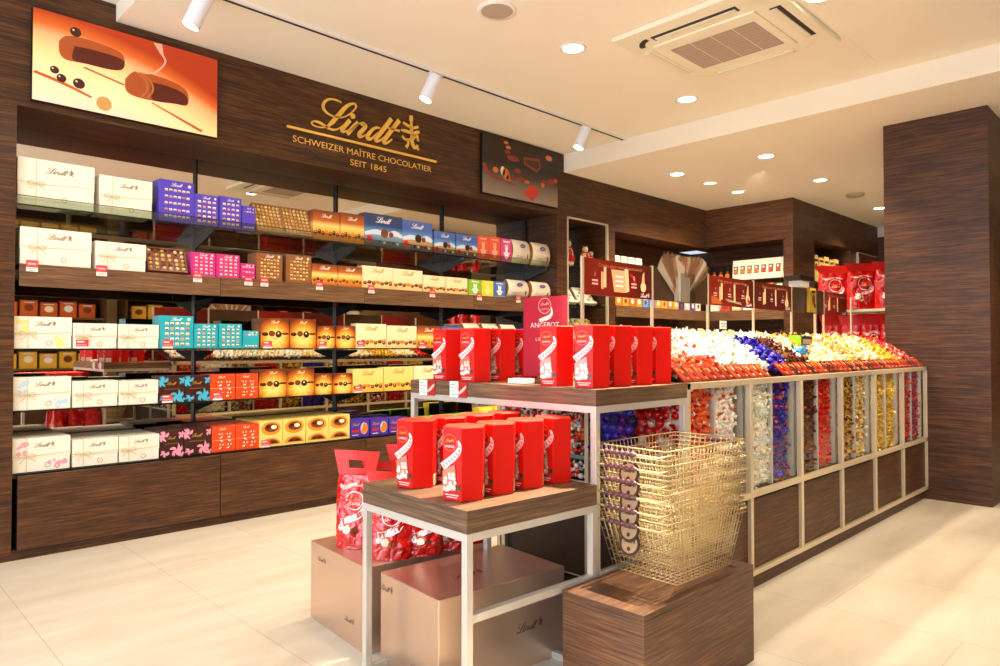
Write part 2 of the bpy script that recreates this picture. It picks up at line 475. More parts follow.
# ---- base cabinets
SEAM = [.866, 2.061, 3.268, 4.49, X1]
BAYN = ['under the white ribboned boxes', 'under the orange and sunburst boxes', 'under the purple wafer boxes', 'at the far end near the framed niche']
for i in range(4):
    a, c = SEAM[i], SEAM[i + 1]
    t = thing('base_cabinet', 'dark wooden base cabinet with flat front, ' + BAYN[i], 'cabinet', ((a + c) / 2, 4.9, 0), 0, 'base cabinets of the tall shelves')
    h = (c - a) / 2
    m = MB(); m.box(-h + .004, h - .004, .02, .5, .05, .475, BLACK); m.box(-h - (.02 if i == 0 else 0), h, .04, .49, .475, .500, BLACK); m.build('carcass', t)
    m = MB(); m.box(-h + .003, h - .003, 0, .02, .06, .492, WALLWOOD); m.build('drawer_front', t, bevel=.0015)
    m = MB(); m.box(-h - (.02 if i == 0 else 0), h, .03, .08, 0, .058, WALLWOOD); m.build('plinth', t)
# ---- uprights with brackets
for i, x in enumerate([.868, 2.06, 3.275, 4.487, 5.683]):
    nm = ['at the end beside the brown wall panel', 'between first and second shelf bay', 'between second and third shelf bay', 'between third and fourth shelf bay', 'at the end near the framed niche'][i]
    t = thing('shelf_upright', 'black slotted shelf upright with brackets, ' + nm, 'shelf upright', (x, 5.385, .5), 0, 'uprights of the tall shelves')
    m = MB(); m.box(-.008, .008, -.012, .012, 0, 2.17, BLACK); m.build('post', t)
    for z in (2.095, 1.60, 1.226, .858):
        m = MB()
        zz = z - .5
        hb_ = .10 if z > 2 else .085
        pts = [(-.012, zz), (-.012, zz - hb_), (-.025, zz - hb_), (-.33, zz - .014), (-.33, zz)]
        k = len(pts)
        m.add([(-.006, y, q) for y, q in pts] + [(.006, y, q) for y, q in pts], [tuple(range(k)), tuple(reversed(range(k, 2 * k)))] + [(j, k + j, k + (j + 1) % k, (j + 1) % k) for j in range(k)], GREYMETAL if z > 2 else mat('bracket_black', (16, 13, 12), .7, 0, .2))  # greyer metal on the top brackets paints in the light they catch
        m.build('bracket', t)
# ---- shelves
TIER = [('top', 2.105), ('middle', 1.24), ('lowest', .872)]
BAY = ['first bay', 'second bay', 'third bay', 'fourth bay']
for nm, z in TIER:
    for i in range(4):
        a, c = ([X0] + SEAM[1:])[i], SEAM[i + 1]
        t = thing('glass_shelf', f'{nm} glass shelf of the mirrored niche, {BAY[i]} counted from the brown wall panel', 'shelf', ((a + c) / 2, 5.17, z - .01), 0, 'glass shelves of the mirrored niche')
        h = (c - a) / 2 - .002
        m = MB(); m.box(-h, h, -.215, .215, 0, .01, SHELFGLASS); m.box(-h, h, -.217, -.2152, 0, .0095, GLASSEDGE); m.build('pane', t)
        if nm == 'top':
            m = MB(); m.box(-h, h, -.225, -.218, 0, .06, LIPGLASS); m.box(-h, h, -.2255, -.2175, .0575, .06, GLASSEDGE); m.build('front_lip', t)
for i in range(4):
    a, c = SEAM[i], SEAM[i + 1]
    t = thing('wooden_shelf', f'thick wooden shelf with price tags on its edge, {BAY[i]} from brown wall panel', 'shelf', ((a + c) / 2, 5.17, 1.612), 0, 'wooden shelves of the mirrored niche')
    h = (c - a) / 2 - .002
    m = MB(); m.box(-h, h, -.22, .21, .1, .133, WALLWOOD); m.build('board', t)
    m = MB(); m.box(-h, h, -.24, -.22, 0, .133, SHELFWOOD); m.build('fascia', t, bevel=.0015)
# price tags on the wooden edge
TAGX = [.93, 1.303, 1.901, 2.267, 2.39, 2.847, 3.333, 3.987, 4.566, 5.105]
for i, x in enumerate(TAGX):
    t = thing('shelf_price_tag', f'pink and white price tag on the wooden shelf edge, {ORD[i]} from brown wall panel' if i else 'pink and white price tag on the wooden shelf edge, nearest the brown wall panel', 'price tag', (x, 4.9295, 1.745), 0, 'price tags on the wooden shelf')
    m = MB(); m.box(-.03, .03, -.003, 0, -.02, .022, TAGPINK); m.box(-.03, .03, -.0032, 0, -.045, -.02, PALE)
    m.rect(-.022, .022, -.03, -.026, GREYINK, face(0, -.0035, 0)); m.rect(-.022, .01, -.04, -.036, GREYINK, face(0, -.0035, 0)); m.rect(-.022, .02, -.004, .006, PINKINK, face(0, -.0035, 0))
    m.build('card', t)
    m = MB(); m.box(-.032, .032, -.001, .0005, -.047, .024, ACRYL); m.build('holder', t)


# ---- posters on the fascia
def poly_smooth(pts):
    return [p[:2] for p in smooth_path([(x, y) for x, y in pts] + [pts[0]], 4)][:-1]


def poster1():
    t = thing('poster', 'wide bright orange poster of glossy chocolates on pale cream', 'poster', (.909, YW, 2.722), 0)
    W, H = 1.11, .56
    m = MB(); m.box(0, W, -.03, 0, 0, H, BLACK); m.build('frame', t)
    pm = mat('poster_orange_print', (250, 220, 170), .25)
    n, l, bb = nodes(pm)
    tc = n.new('ShaderNodeTexCoord'); sp = n.new('ShaderNodeSeparateXYZ'); l.new(tc.outputs['Generated'], sp.inputs[0])
    # height above the curved table edge of the picture
    c1 = n.new('ShaderNodeMath'); c1.operation = 'POWER'; l.new(sp.outputs[0], c1.inputs[0]); c1.inputs[1].default_value = 2.2
    c2 = n.new('ShaderNodeMath'); c2.operation = 'MULTIPLY_ADD'; l.new(c1.outputs[0], c2.inputs[0]); c2.inputs[1].default_value = .5; l.new(sp.outputs[2], c2.inputs[2])
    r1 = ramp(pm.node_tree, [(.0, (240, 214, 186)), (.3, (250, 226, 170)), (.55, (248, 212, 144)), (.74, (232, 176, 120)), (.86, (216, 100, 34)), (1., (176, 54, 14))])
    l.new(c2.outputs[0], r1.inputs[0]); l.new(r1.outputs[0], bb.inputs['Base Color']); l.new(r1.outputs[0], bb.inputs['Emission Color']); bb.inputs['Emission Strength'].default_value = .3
    m = MB(); m.box(.004, W - .004, -.032, -.03, .004, H - .004, pm)
    pr = m.build('print', t)
    F = face(0, -.0325, 0) @ Matrix.Diagonal((W, H, 1, 1))
    d1 = mat('poster_dark_choc', (96, 30, 12), .3); d2 = mat('poster_mid_choc', (190, 88, 36), .3); d3 = mat('poster_gold_line', (206, 120, 60), .3); d4 = mat('poster_ball', (70, 28, 18), .3)
    m = MB()
    m.poly(poly_smooth([(.124, .7), (.159, .777), (.245, .802), (.359, .786), (.445, .736), (.449, .577), (.387, .528), (.259, .523), (.161, .515), (.127, .578)]), d2, F)
    m.poly(poly_smooth([(.2, .69), (.3, .7), (.44, .68), (.447, .575), (.387, .53), (.259, .527), (.19, .54)]), d1, F, .0003)
    m.poly(poly_smooth([(.46, .467), (.507, .574), (.59, .596), (.719, .574), (.808, .498), (.812, .329), (.735, .308), (.591, .283), (.495, .294), (.461, .35)]), d2, F)
    m.poly(poly_smooth([(.6, .5), (.7, .5), (.8, .45), (.808, .335), (.735, .312), (.61, .3)]), d1, F, .0003)
    for (x, y), r_ in zip([(.204, .847), (.105, .373), (.138, .3), (.223, .284)], (.028, .022, .024, .03)):
        m.disc(x, y, r_, d4, F, .0005, 14, r_ * 1.9)
        m.disc(x - r_ * .4, y + r_ * .6, r_ * .22, CREAM, F, .0007, 8, r_ * .4)
    m.disc(.35, .122, .04, mat('poster_pale_ball', (226, 170, 90), .3), F, .0005, 14, .08)
    m.ribbon([(.637, .983, .05), (.66, .87, .02), (.681, .8, .012), (.66, .709, .012), (.604, .603, .012), (.52, .58, .012)], mat('poster_pour', (244, 190, 160), .3), F, .0006)
    for q in (.56, .59):
        m.ribbon([(q - .05, .58, .01), (q + .01, .5, .012), (q + .02, .4, .012), (q - .01, .3, .01)], d3, F, .0007)
    m.ribbon([(.247, .479, .02), (.454, .39, .02)], d3, F, .0004, sub=1); m.ribbon([(.605, .26, .012), (.902, .043, .03)], mat('poster_orange_line', (222, 100, 30), .3), F, .0004, sub=1)
    m.ribbon([(.01, .307, .03), (.15, .246, .03), (.286, .161, .02)], mat('poster_orange_line', (222, 100, 30), .3), F, .0004)
    m.build('picture', pr)


def poster2():
    t = thing('poster', 'dark poster of broken chocolate and spices with a red diamond', 'poster', (4.574, YW, 2.737), 0)
    W, H = 1.112, .58
    m = MB(); m.box(0, W, -.03, 0, 0, H, BLACK); m.build('frame', t)
    pm = gradmat('poster_dark_print', [(0, (150, 132, 112)), (.3, (110, 92, 76)), (.42, (62, 44, 36)), (.6, (30, 18, 14)), (1, (40, 24, 18))], 2, .3, estr=.02)
    m = MB(); m.box(.006, W - .006, -.032, -.03, .006, H - .006, pm); pr = m.build('print', t)
    F = face(0, -.0325, 0) @ Matrix.Diagonal((W, H, 1, 1))
    o1 = mat('poster_spice', (214, 110, 52), .3); o2 = mat('poster_russet', (140, 48, 26), .3); o3 = mat('poster_red', (206, 52, 40), .3)
    m = MB()
    m.poly([(.525, .115), (.585, .287), (.687, .325), (.729, .189), (.636, .027)], o3, F)
    m.poly([(.515, .777), (.525, .648), (.698, .559), (.75, .645), (.74, .819)], o2, F)
    m.poly([(.54, .74), (.55, .68), (.7, .61), (.735, .66), (.72, .77)], CHOCO, F, .0003)
    m.ribbon([(.02, .5, .04), (.06, .36, .05), (.151, .3, .05), (.4, .25, .02)], o2, F)
    for x, y, a_, b_2, mm in [(.291, .942, .03, .03, o1), (.32, .87, .035, .03, o1), (.31, .79, .04, .04, o2), (.38, .7, .08, .05, o2), (.16, .43, .035, .05, o1), (.25, .44, .03, .08, CREAM), (.29, .4, .045, .1, o1), (.33, .34, .04, .05, o1), (.377, .36, .035, .05, o2), (.495, .372, .06, .05, o2), (.44, .5, .04, .05, o2), (.782, .36, .025, .05, o1), (.82, .42, .05, .04, o2), (.9, .45, .05, .06, o2), (.965, .495, .03, .04, o3), (.867, .878, .05, .05, o1), (.56, .35, .04, .03, o1)]:
        m.disc(x, y, a_, mm, F, .0004, 10, b_2)
    m.build('picture', pr)


poster1(); poster2()

# ---- gold lettering
t = thing('wall_sign', 'gold script shop lettering with crest on the dark wood fascia', 'sign', (2.78, YW, 2.95))
F = face(0, 0, 0)
m = MB()
for st in LOGO:
    m.ribbon([(x, y, d * 1.12) for x, y, d in st], GOLD, F, .004, .012)
m.cyl((.358, -.004, .195), (.358, -.018, .195), .022, GOLD, n=16)
m.build('script_wordmark', t)
m = MB()
for st in CREST:
    m.ribbon(st, GOLD, F, .004, .012)
m.build('crest', t)
m = MB(); m.box(-.22, 1.245, -.016, -.002, -.026, -.008, GOLD); m.build('rule', t)
m = MB()
m.text('SCHWEIZER MAÎTRE CHOCOLATIER', .072, GOLD, F @ Matrix.Translation((.51, -.122, .006)), width=1.36)
m.build('tagline', t)
m = MB(); m.text('SEIT 1845', .072, GOLD, F @ Matrix.Translation((.52, -.21, .006)), width=.36)
m.build('founding_line', t)

# ---- ceiling fittings
t = thing('track_rail', 'thin recessed ceiling track carrying the cylindrical white spotlights', 'track', (3.5, 4.12, 3.35))
m = MB(); m.box(-2.3, 2.3, -.03, -.008, -.018, 0, WHITEPAINT); m.box(-2.3, 2.3, .016, .026, -.018, 0, WHITEPAINT); m.build('channel', t)
m = MB(); m.box(-2.29, 2.29, -.004, .016, -.019, -.001, mat('track_slot', (40, 26, 20), .6)); m.build('slot', t)
WHITESPOT = mat('spot_white', (236, 238, 246), .35)
LAMP = mat('lamp_face', (255, 250, 238), .4, emit=(255, 244, 224), estr=14)
for i, (x, tilt) in enumerate(((1.62, .22), (3.36, .2), (5.19, .2))):
    t = thing('track_spotlight', ['white cylindrical track spotlight above the orange poster', 'white cylindrical track spotlight above the gold lettering', 'white cylindrical track spotlight before the dark poster'][i], 'spotlight', (x, 4.12, 3.34), 0, 'track spotlights')
    Mx = Matrix.Translation((0, 0, -.03)) @ Matrix.Rotation(tilt, 4, 'X') @ Matrix.Rotation(R(20), 4, 'Y')
    m = MB(); m.cyl((0, 0, 0), (0, 0, -.20), .05, WHITESPOT, n=24, M=Mx); m.build('body', t, bevel=.003)
    m = MB(); m.box(-.06, .06, -.015, .015, -.02, .004, WHITEPAINT); m.cyl((0, 0, -.02), (0, 0, -.045), .012, WHITEPAINT); m.build('adapter', t)
    m = MB(); m.cyl((0, 0, -.2002), (0, 0, -.2012), .044, LAMP, n=24, M=Mx); m.build('lens', t)

DL = [(3.784, 3.119, 3.35, 'between the speaker grille and the air conditioner'), (5.256, 3.089, 3.35, 'just before the ceiling step, beyond the air conditioner'), (4.263, 1.62, 3.35, 'at the top picture edge beside the air conditioner'),
      (6.761, 3.095, 3.155, 'nearest of the rear ceiling lights to the ceiling step'), (6.768, 4.106, 3.155, 'on the rear ceiling above the framed niche'), (7.415, 4.064, 3.155, 'small dim one beyond the framed niche'), (8.092, 4.061, 3.155, 'on the rear ceiling before the back niche'),
      (8.176, 3.111, 3.155, 'on the rear ceiling near the dark pillar'), (10.41, 3.17, 3.155, 'farthest one beside the dark pillar')]
for i, (x, y, z, where) in enumerate(DL):
    t = thing('ceiling_downlight', 'round recessed ceiling downlight, ' + where, 'downlight', (x, y, z), 0, 'recessed downlights')
    dim = i in (5, 6)
    r_ = .075
    m = MB(); m.lathe([(r_ + .022, 0), (r_ + .02, -.006), (r_, -.008), (r_ - .004, -.002)], WHITEPAINT, 28, caps=False); m.build('trim_ring', t)
    m = MB(); m.lathe([(.001, -.004), (r_ - .003, -.002)], mat('lamp_face_dim', (240, 226, 200), .4, emit=(255, 236, 200), estr=2.) if dim else LAMP, 28, caps=False); m.build('lamp', t)
t = thing('ceiling_speaker', 'round grey ceiling speaker grille', 'speaker', (3.016, 3.096, 3.35))
m = MB(); m.lathe([(.125, 0), (.123, -.008), (.1, -.01)], WHITEPAINT, 32, caps=False); m.build('rim', t)
m = MB(); m.lathe([(.001, -.009), (.1, -.009)], mat('speaker_mesh', (176, 160, 142), .7), 32, caps=False); m.build('grille', t)
t = thing('smoke_detector', 'small flat ceiling disc on the rear ceiling beside the pillar', 'detector', (9.238, 3.093, 3.155))
m = MB(); m.lathe([(.11, 0), (.1, -.03), (.001, -.032)], mat('detector_grey', (190, 172, 140), .6), 24, caps=False); m.build('cover', t)
# air conditioner
t = thing('air_conditioner', 'square cream ceiling cassette air conditioner with four slots', 'air conditioner', (4.36, 2.3, 3.35))
ACW = mat('air_con_cream', (240, 232, 206), .4)
m = MB(); m.box(-.52, .6, -.56, .53, -.035, 0, ACW); m.build('panel', t, bevel=.008)
DARKSLOT = mat('slot_dark', (40, 28, 20), .5)
ACRING = mat('air_con_flap', (236, 226, 200), .4)
for (x0, x1, y0, y1) in ((-.40, -.33, -.30, .30), (.44, .51, -.30, .30), (-.22, .33, -.50, -.43), (-.22, .33, .40, .47)):
    m = MB(); m.box(x0, x1, y0, y1, -.0375, -.034, DARKSLOT if x0 == -.4 or y0 == -.5 else ACRING); m.build('outlet_slot', t)
    m = MB()
    if x1 - x0 < .2:
        m.box(x0 + .028, x1, y0 + .015, y1 - .015, -.044, -.036, ACRING)
    else:
        m.box(x0 + .015, x1 - .015, y0 + .028, y1, -.044, -.036, ACRING)
    m.build('flap', t, bevel=.003)
for sx, sy, a0 in ((-1, -1, PI), (1, -1, 1.5 * PI), (1, 1, 0), (-1, 1, .5 * PI)):
    m = MB(); cx, cy = .055 + sx * .33, -.015 + sy * .33
    m.ring(cx, cy, .09, .13, DARKSLOT if sx < 0 and sy > 0 else ACRING, Matrix.Translation((0, 0, -.037)) @ Matrix.Scale(-1, 4, (0, 0, 1)), 0, 10, a0 + .15, a0 + PI / 2 - .15); m.build('corner_slot', t)
m = MB(); m.box(-.27, .38, -.36, .36, -.046, -.03, ACW); m.build('grille_frame', t, bevel=.006)
GR = mat('grille_mesh', (170, 150, 136), .7)
for k in range(4):
    y0 = -.30 + k * .152
    m = MB(); m.box(-.15, .50 - .2, y0, y0 + .144, -.048, -.044, GR)
    for j in range(11):
        m.box(-.15 + j * .041, -.147 + j * .041, y0, y0 + .144, -.0485, -.046, mat('grille_rib', (196, 178, 158), .6))
    m.build('grille', t)
m = MB(); m.box(-.3, .3, -.3, .3, -.002, 0, CEIL); o = m.build('ceiling_hatch', None, (5.3, 2.0, 3.35), bevel=.001); tag(o, 'flat square access hatch in the ceiling beside the air conditioner', 'hatch')
# ------------------------------------------------------------------ boxes on the tall shelves
PURPLE = mat('purple_board', (84, 66, 186), .35)
PINK = mat('magenta_board', (206, 44, 128), .35)
TURQ = mat('turquoise_board', (36, 164, 178), .35)
BROWNB = mat('bronze_board', (140, 86, 48), .4)
TRAYB = mat('tray_board', (112, 52, 38), .4)
ORG = gradmat('orange_sunset_print', [(0, (196, 96, 24)), (.3, (240, 170, 60)), (.5, (250, 212, 120)), (.66, (190, 100, 36)), (1, (120, 56, 24))])
CRM = gradmat('cream_print', [(0, (240, 192, 118)), (.3, (246, 220, 168)), (1, (246, 228, 186))])
YCRM = gradmat('yellow_cream_print', [(0, (242, 176, 64)), (.35, (246, 204, 110)), (1, (246, 212, 130))])
NAVY = gradmat('navy_print', [(0, (40, 54, 84)), (.3, (120, 150, 170)), (.5, (90, 140, 190)), (.65, (44, 70, 120)), (1, (58, 70, 100))])
BLUE = gradmat('blue_print', [(0, (52, 60, 110)), (.3, (190, 150, 90)), (.45, (110, 160, 210)), (.7, (72, 100, 170)), (1, (86, 110, 170))])
SUNB = gradmat('sunburst_print', [(0, (255, 244, 190)), (.2, (252, 214, 112)), (.38, (240, 162, 52)), (.54, (184, 94, 26)), (.7, (104, 46, 14))], radial=(.5, .34))
DARKB = mat('dark_brown_board', (58, 26, 22), .35)
DOTSB = mat('vermilion_board', (226, 72, 26), .35)
CIRC = mat('custard_board', (244, 206, 110), .4)
VIO = mat('violet_board', (70, 46, 150), .35)
ORR = mat('coral_board', (224, 92, 62), .4)
GRN = mat('lime_board', (134, 186, 50), .4)
YEL = mat('lemon_board', (236, 208, 60), .4)
BLU2 = mat('cornflower_board', (76, 112, 188), .4)
PNK2 = mat('rose_board', (216, 74, 136), .4)
SIDE = mat('box_side_blue', (62, 58, 110), .45)
SIDEB = mat('box_side_brown', (110, 66, 36), .45)
ACC = {'yellow': (244, 224, 120), 'blue': (182, 208, 226), 'pink': (236, 146, 170)}


def gift(w, d, h, accent=None):
    """white lidded box tied with cream ribbon; returns (body, [(part name, mb)])"""
    m = MB(); m.box(-w / 2 + .002, w / 2 - .002, -d / 2 + .002, d / 2 - .002, 0, h * .55, WHITEBOX)
    F = face(0, -d / 2, 0)
    lid = MB(); lid.box(-w / 2, w / 2, -d / 2, d / 2, h * .42, h, WHITEBOX)
    m.ring(.1 * w, h * .17, .012, .016, GOLDINK, face(0, -d / 2 + .002, 0), .0008, 12)
    logo(lid, mat('umber_ink', (138, 112, 76), .4), F, w * .36, w * .04, h * .78)
    lid.rect(-w * .14, w * .24, h * .645, h * .65, CREAMLINE, F, .0006)
    if accent:
        am = mat('petal_' + accent, ACC[accent], .5)
        rr = random.Random(len(accent))
        for k in range(9):
            cx_, cy_, q_ = -w / 2 + rr.uniform(.02, .07), rr.uniform(h * .52, h * .9), rr.uniform(.006, .011)
            for e_ in range(5):
                lid.disc(cx_ + q_ * math.cos(e_ * 1.257 + k), cy_ + q_ * math.sin(e_ * 1.257 + k), q_ * .62, am, F, .0005 + k * .00002, 7)
        for k in range(9):
            cx_, cy_, q_ = w * rr.uniform(.12, .43), rr.uniform(.02, h * .33), rr.uniform(.006, .012)
            for e_ in range(5):
                m.disc(cx_ + q_ * math.cos(e_ * 1.257 + k), cy_ + q_ * math.sin(e_ * 1.257 + k), q_ * .62, am, face(0, -d / 2 + .002, 0), .0005 + k * .00002, 7)
    rb = MB()
    x = -w * .27; y = h * .46
    rb.ribbon([(x, 0, .0035), (x + .002, y, .0035), (x, h, .0035)], RIBBON, F, .001, .001, 1)
    rb.ribbon([(-w / 2, y * 1.06, .004), (x, y, .005), (w / 2, y * 1.12, .004)], RIBBON, F, .001, .001)
    rb.box(x - .003, x + .003, -d / 2, d / 2, h, h + .001, RIBBON)
    bow = MB()
    for sg in (-1, 1):
        bow.ribbon([(x, y, .003), (x + sg * .022, y + .014, .004), (x + sg * .042, y + .008, .005), (x + sg * .036, y - .008, .004), (x + sg * .012, y - .004, .003), (x, y, .003)], RIBBON, F, .003, .002)
    bow.ribbon([(x, y, .003), (x - .02, y - .024, .004), (x - .036, y - .036, .004)], RIBBON, F, .002, .001)
    bow.ribbon([(x, y, .003), (x + .026, y - .016, .004), (x + .05, y - .034, .004)], RIBBON, F, .002, .001)
    bow.ball((x, -d / 2 - .003, y), .004, RIBBON, 8, 5)
    return m, [('lid', lid, None), ('ribbon', rb, bow)]


def gridbox(w, d, h, board, rows, cols, side):
    m = MB(); m.box(-w / 2, w / 2, -d / 2, d / 2, 0, h, board)
    for k in range(1, 3):
        m.box(-w / 2 - .0006, w / 2 + .0006, -d / 2 + d * k / 3 - .002, -d / 2 + d * k / 3 + .002, 0, h + .0006, side)
    F = face(0, -d / 2, 0)
    logo(m, WHITEINK, F, w * .34, 0, h * .9, crest=False)
    m.disc(w * .36, h * .9, w * .05, WHITEINK if board is PURPLE else CREAM, F, .0005, 10)
    p = MB()
    top = h * .76; bot = h * .13
    for r_ in range(rows):
        for c_ in range(cols):
            x = -w * .3 + w * .62 * c_ / max(cols - 1, 1); z = bot + (top - bot) * r_ / max(rows - 1, 1)
            s = min(w / cols, h / rows) * .26
            mm = [CREAM, WHITEINK, CREAM, WHITEINK, CREAM, mat('blush_ink', (226, 150, 120), .4)][(r_ * 5 + c_ * 2) % 6]
            if board is BROWNB:
                mm = [YELLOW, CREAM, GOLDINK][(r_ + c_) % 3]
            p.rect(x - s, x + s, z - s * .8, z + s * .8, mm, F, .0008)
            p.rect(x - s * .8, x + s * .8, z - s * .8, z - s * .15, CHOCO2 if (r_ + c_) % 2 else mat('blush_ink', (226, 150, 120), .4), F, .001)
    return m, [('praline_print', p, None)]


def landscape(w, d, h, grad, choc, big=False):
    m = MB(); m.box(-w / 2, w / 2, -d / 2, d / 2, 0, h, grad)
    F = face(0, -d / 2, 0)
    logo(m, WHITEINK if choc != 'brown' else GOLDINK, F, w * .42, 0, h * .82, crest=False)
    p = MB()
    rr = random.Random(int(w * 1000))
    if choc in ('brown', 'strip'):
        for k in range(7):
            x = -w * .42 + w * .84 * k / 6
            p.disc(x, h * (.22 + .05 * (k % 2)), w * .066, [CHOCO2, CHOCO, CHOCO2, ORANGE][k % 4], F, .0008 + k * .00003, 9, h * .085); p.disc(x - w * .01, h * (.25 + .05 * (k % 2)), w * .026, mat('caramel_swoosh', (214, 150, 70), .4), F, .0012 + k * .00003, 7, h * .03)
        if choc == 'brown':
            p.ribbon([(-w * .48, h * .2, .01), (-w * .1, h * .3, .016), (w * .2, h * .26, .012), (w * .48, h * .34, .02)], mat('caramel_swoosh', (214, 150, 70), .4), F, .0006)
    else:
        p.ribbon([(-w * .5, h * .36, h * .1), (-w * .2, h * .44, h * .16), (w * .1, h * .4, h * .12), (w * .3, h * .46, h * .18), (w * .5, h * .38, h * .1)], mat('snowy_ridge', (210, 222, 232), .4), F, .0006)
        p.disc(w * .02, h * .42, h * .14, CHOCO if choc == 'ball' else CHOCO2, F, .0009, 14)
        p.disc(w * .2, h * .4, h * .09, CHOCO2, F, .0008, 12)
        p.disc(-w * .38, h * .2, h * .11, REDINK, F, .0008, 14)
        for k in range(5):
            p.disc(-w * .1 + k * w * .12, h * .14, h * .05, [CHOCO, CREAM, CHOCO2][k % 3], F, .0008, 8)
    return m, [('picture_print', p, None)]


def sunbox(w, d, h, dummy=0):
    m = MB(); m.box(-w / 2, w / 2, -d / 2, d / 2, 0, h, SUNB)
    F = face(0, -d / 2, 0)
    logo(m, CREAM, F, w * .3, 0, h * .88, crest=False)
    p = MB()
    for k in range(10):
        a_ = k * 2 * PI / 10 + .2
        p.ribbon([(0, h * .34, .004), (w * .2 * math.cos(a_), h * .34 + w * .2 * math.sin(a_), .012), (max(-w * .48, min(w * .48, w * .42 * math.cos(a_))), max(.004, min(h * .8, h * .34 + w * .42 * math.sin(a_))), .003)], mat('gold_ray', (250, 206, 110), .4), F, .0005, sub=2)
    for k, (mm, ry) in enumerate(((CHOCO, .05), (CHOCO2, .075), (CHOCO, .085), (CHOCO, .03))):
        x = -w * .36 + w * .24 * k
        p.disc(x, h * .47 + (k % 2) * h * .02, w * .115 + (.02 * w if k == 3 else 0), mm, F, .0008, 12, h * ry * 1.35)
        p.disc(x - .01 * w, h * .5, w * .03, CREAM if k == 2 else CHOCO2, F, .001, 7)
    return m, [('chocolate_print', p, None)]


def floral(w, d, h, col):
    m = MB(); m.box(-w / 2, w / 2, -d / 2, d / 2, 0, h, DARKB)
    F = face(0, -d / 2, 0)
    pm = mat('petal_' + col, (70, 176, 208) if col == 'turquoise' else (222, 40, 96), .4)
    p = MB()
    rr = random.Random(3)
    for cx, cy, n, r_ in ((-w * .36, h * .8, 8, .04), (w * .22, h * .24, 9, .046), (w * .42, h * .8, 4, .026), (w * .42, h * .1, 4, .03), (-w * .3, h * .14, 5, .03)):
        for k in range(n):
            a = k * 2 * PI / n + rr.uniform(0, 1)
            q = [(cx, cy, .003), (cx + r_ * .5 * math.cos(a), cy + r_ * .5 * math.sin(a), .016), (cx + r_ * math.cos(a + .4), cy + r_ * math.sin(a + .4), .004)]
            q = [(max(-w * .49, min(w * .49, x)), max(.002, min(h - .002, y)), z) for x, y, z in q]
            p.ribbon(q, pm, F, .0006 + k * .00004, sub=3)
    logo(p, GOLDINK, F, w * .42, -w * .02, h * .72, .0012, crest=False)
    p.rect(-w * .3, w * .3, h * .5, h * .51, GOLDINK, F, .0008)
    return m, [('flower_print', p, None)]


def dotbox(w, d, h, x=0):
    m = MB(); m.box(-w / 2, w / 2, -d / 2, d / 2, 0, h, DOTSB)
    F = face(0, -d / 2, 0)
    logo(m, CREAM, F, w * .3, -w * .05, h * .9, crest=False)
    p = MB()
    for r_ in range(5):
        for k in range(2):
            x = -w * .12 + k * w * .34 + (w * .04 if r_ % 2 else 0); y = h * (.14 + r_ * .14)
            for q in range(3):
                p.disc(x + (q - 1) * w * .06, y + (q % 2) * h * .02, w * .032, [CREAM, WHITEINK, CHOCO2][(q + r_) % 3], F, .0008, 7)
    p.rect(-w * .5, w * .5, h * .46, h * .468, CREAM, F, .0006)
    return m, [('praline_print', p, None)]


def circbox(w, d, h, x=0):
    m = MB(); m.box(-w / 2, w / 2, -d / 2, d / 2, 0, h, CIRC)
    F = face(0, -d / 2, 0)
    p = MB()
    for y, a0, a1 in ((h * .7, 0, 2 * PI), (h * .08, .0, PI)):
        p.disc(0, y, w * .42, mat('caramel_circle', (226, 140, 50), .35), F, .0006, 20, h * .26, a0, a1)
        p.disc(w * .02, y + h * .03, w * .3, CHOCO2, F, .0009, 18, h * .17, a0, a1)
        p.disc(w * .12, y + h * .05, w * .13, CREAM if y > h * .3 else CHOCO, F, .0012, 10, h * .08, a0, a1)
        p.disc(-w * .12, y + h * .06, w * .1, CHOCO, F, .0012, 10, h * .07, a0, a1)
    return m, [('chocolate_print', p, None)]


def violetbox(w, d, h, x=0):
    m = MB(); m.box(-w / 2, w / 2, -d / 2, d / 2, 0, h, VIO)
    F = face(0, -d / 2, 0)
    p = MB()
    p.disc(w * .22, h * .48, w * .2, mat('ice_print', (170, 190, 226), .4), F, .0005, 12, h * .34)
    p.ribbon([(w * .1, h * .2, .02), (w * .2, h * .36, .05), (w * .3, h * .5, .05), (w * .24, h * .68, .03), (w * .28, h * .76, .008)], ORANGE, F, .0008)
    logo(p, GOLDINK, F, w * .42, -w * .22, h * .72, .0008, crest=False)
    p.rect(-w * .42, -w * .05, h * .3, h * .42, REDINK, F, .0008); p.rect(-w * .4, -w * .1, h * .12, h * .16, CREAM, F, .0008)
    return m, [('wafer_print', p, None)]


def smallbox(w, d, h, board):
    m = MB(); m.box(-w / 2, w / 2, -d / 2, d / 2, 0, h, board)
    F = face(0, -d / 2, 0)
    p = MB()
    ink = {ORR: mat('peach_ink', (240, 170, 140), .4), YEL: mat('pale_lemon_ink', (250, 236, 140), .4)}.get(board, WHITEINK)
    for cx, cy, rx, ry in ((0, .3, .2, .2), (0, .58, .15, .12), (-.1, .7, .05, .06), (.1, .7, .05, .06), (-.2, .36, .08, .05), (.2, .36, .08, .05)):
        p.disc(cx * w, cy * h, rx * w, ink, F, .0007, 12, ry * h)
    p.rect(-w * .3, w * .3, h * .84, h * .9, ink, F, .0007); p.rect(-w * .46, w * .46, h * .03, h * .045, ink, F, .0007)
    return m, [('figure_print', p, None)]


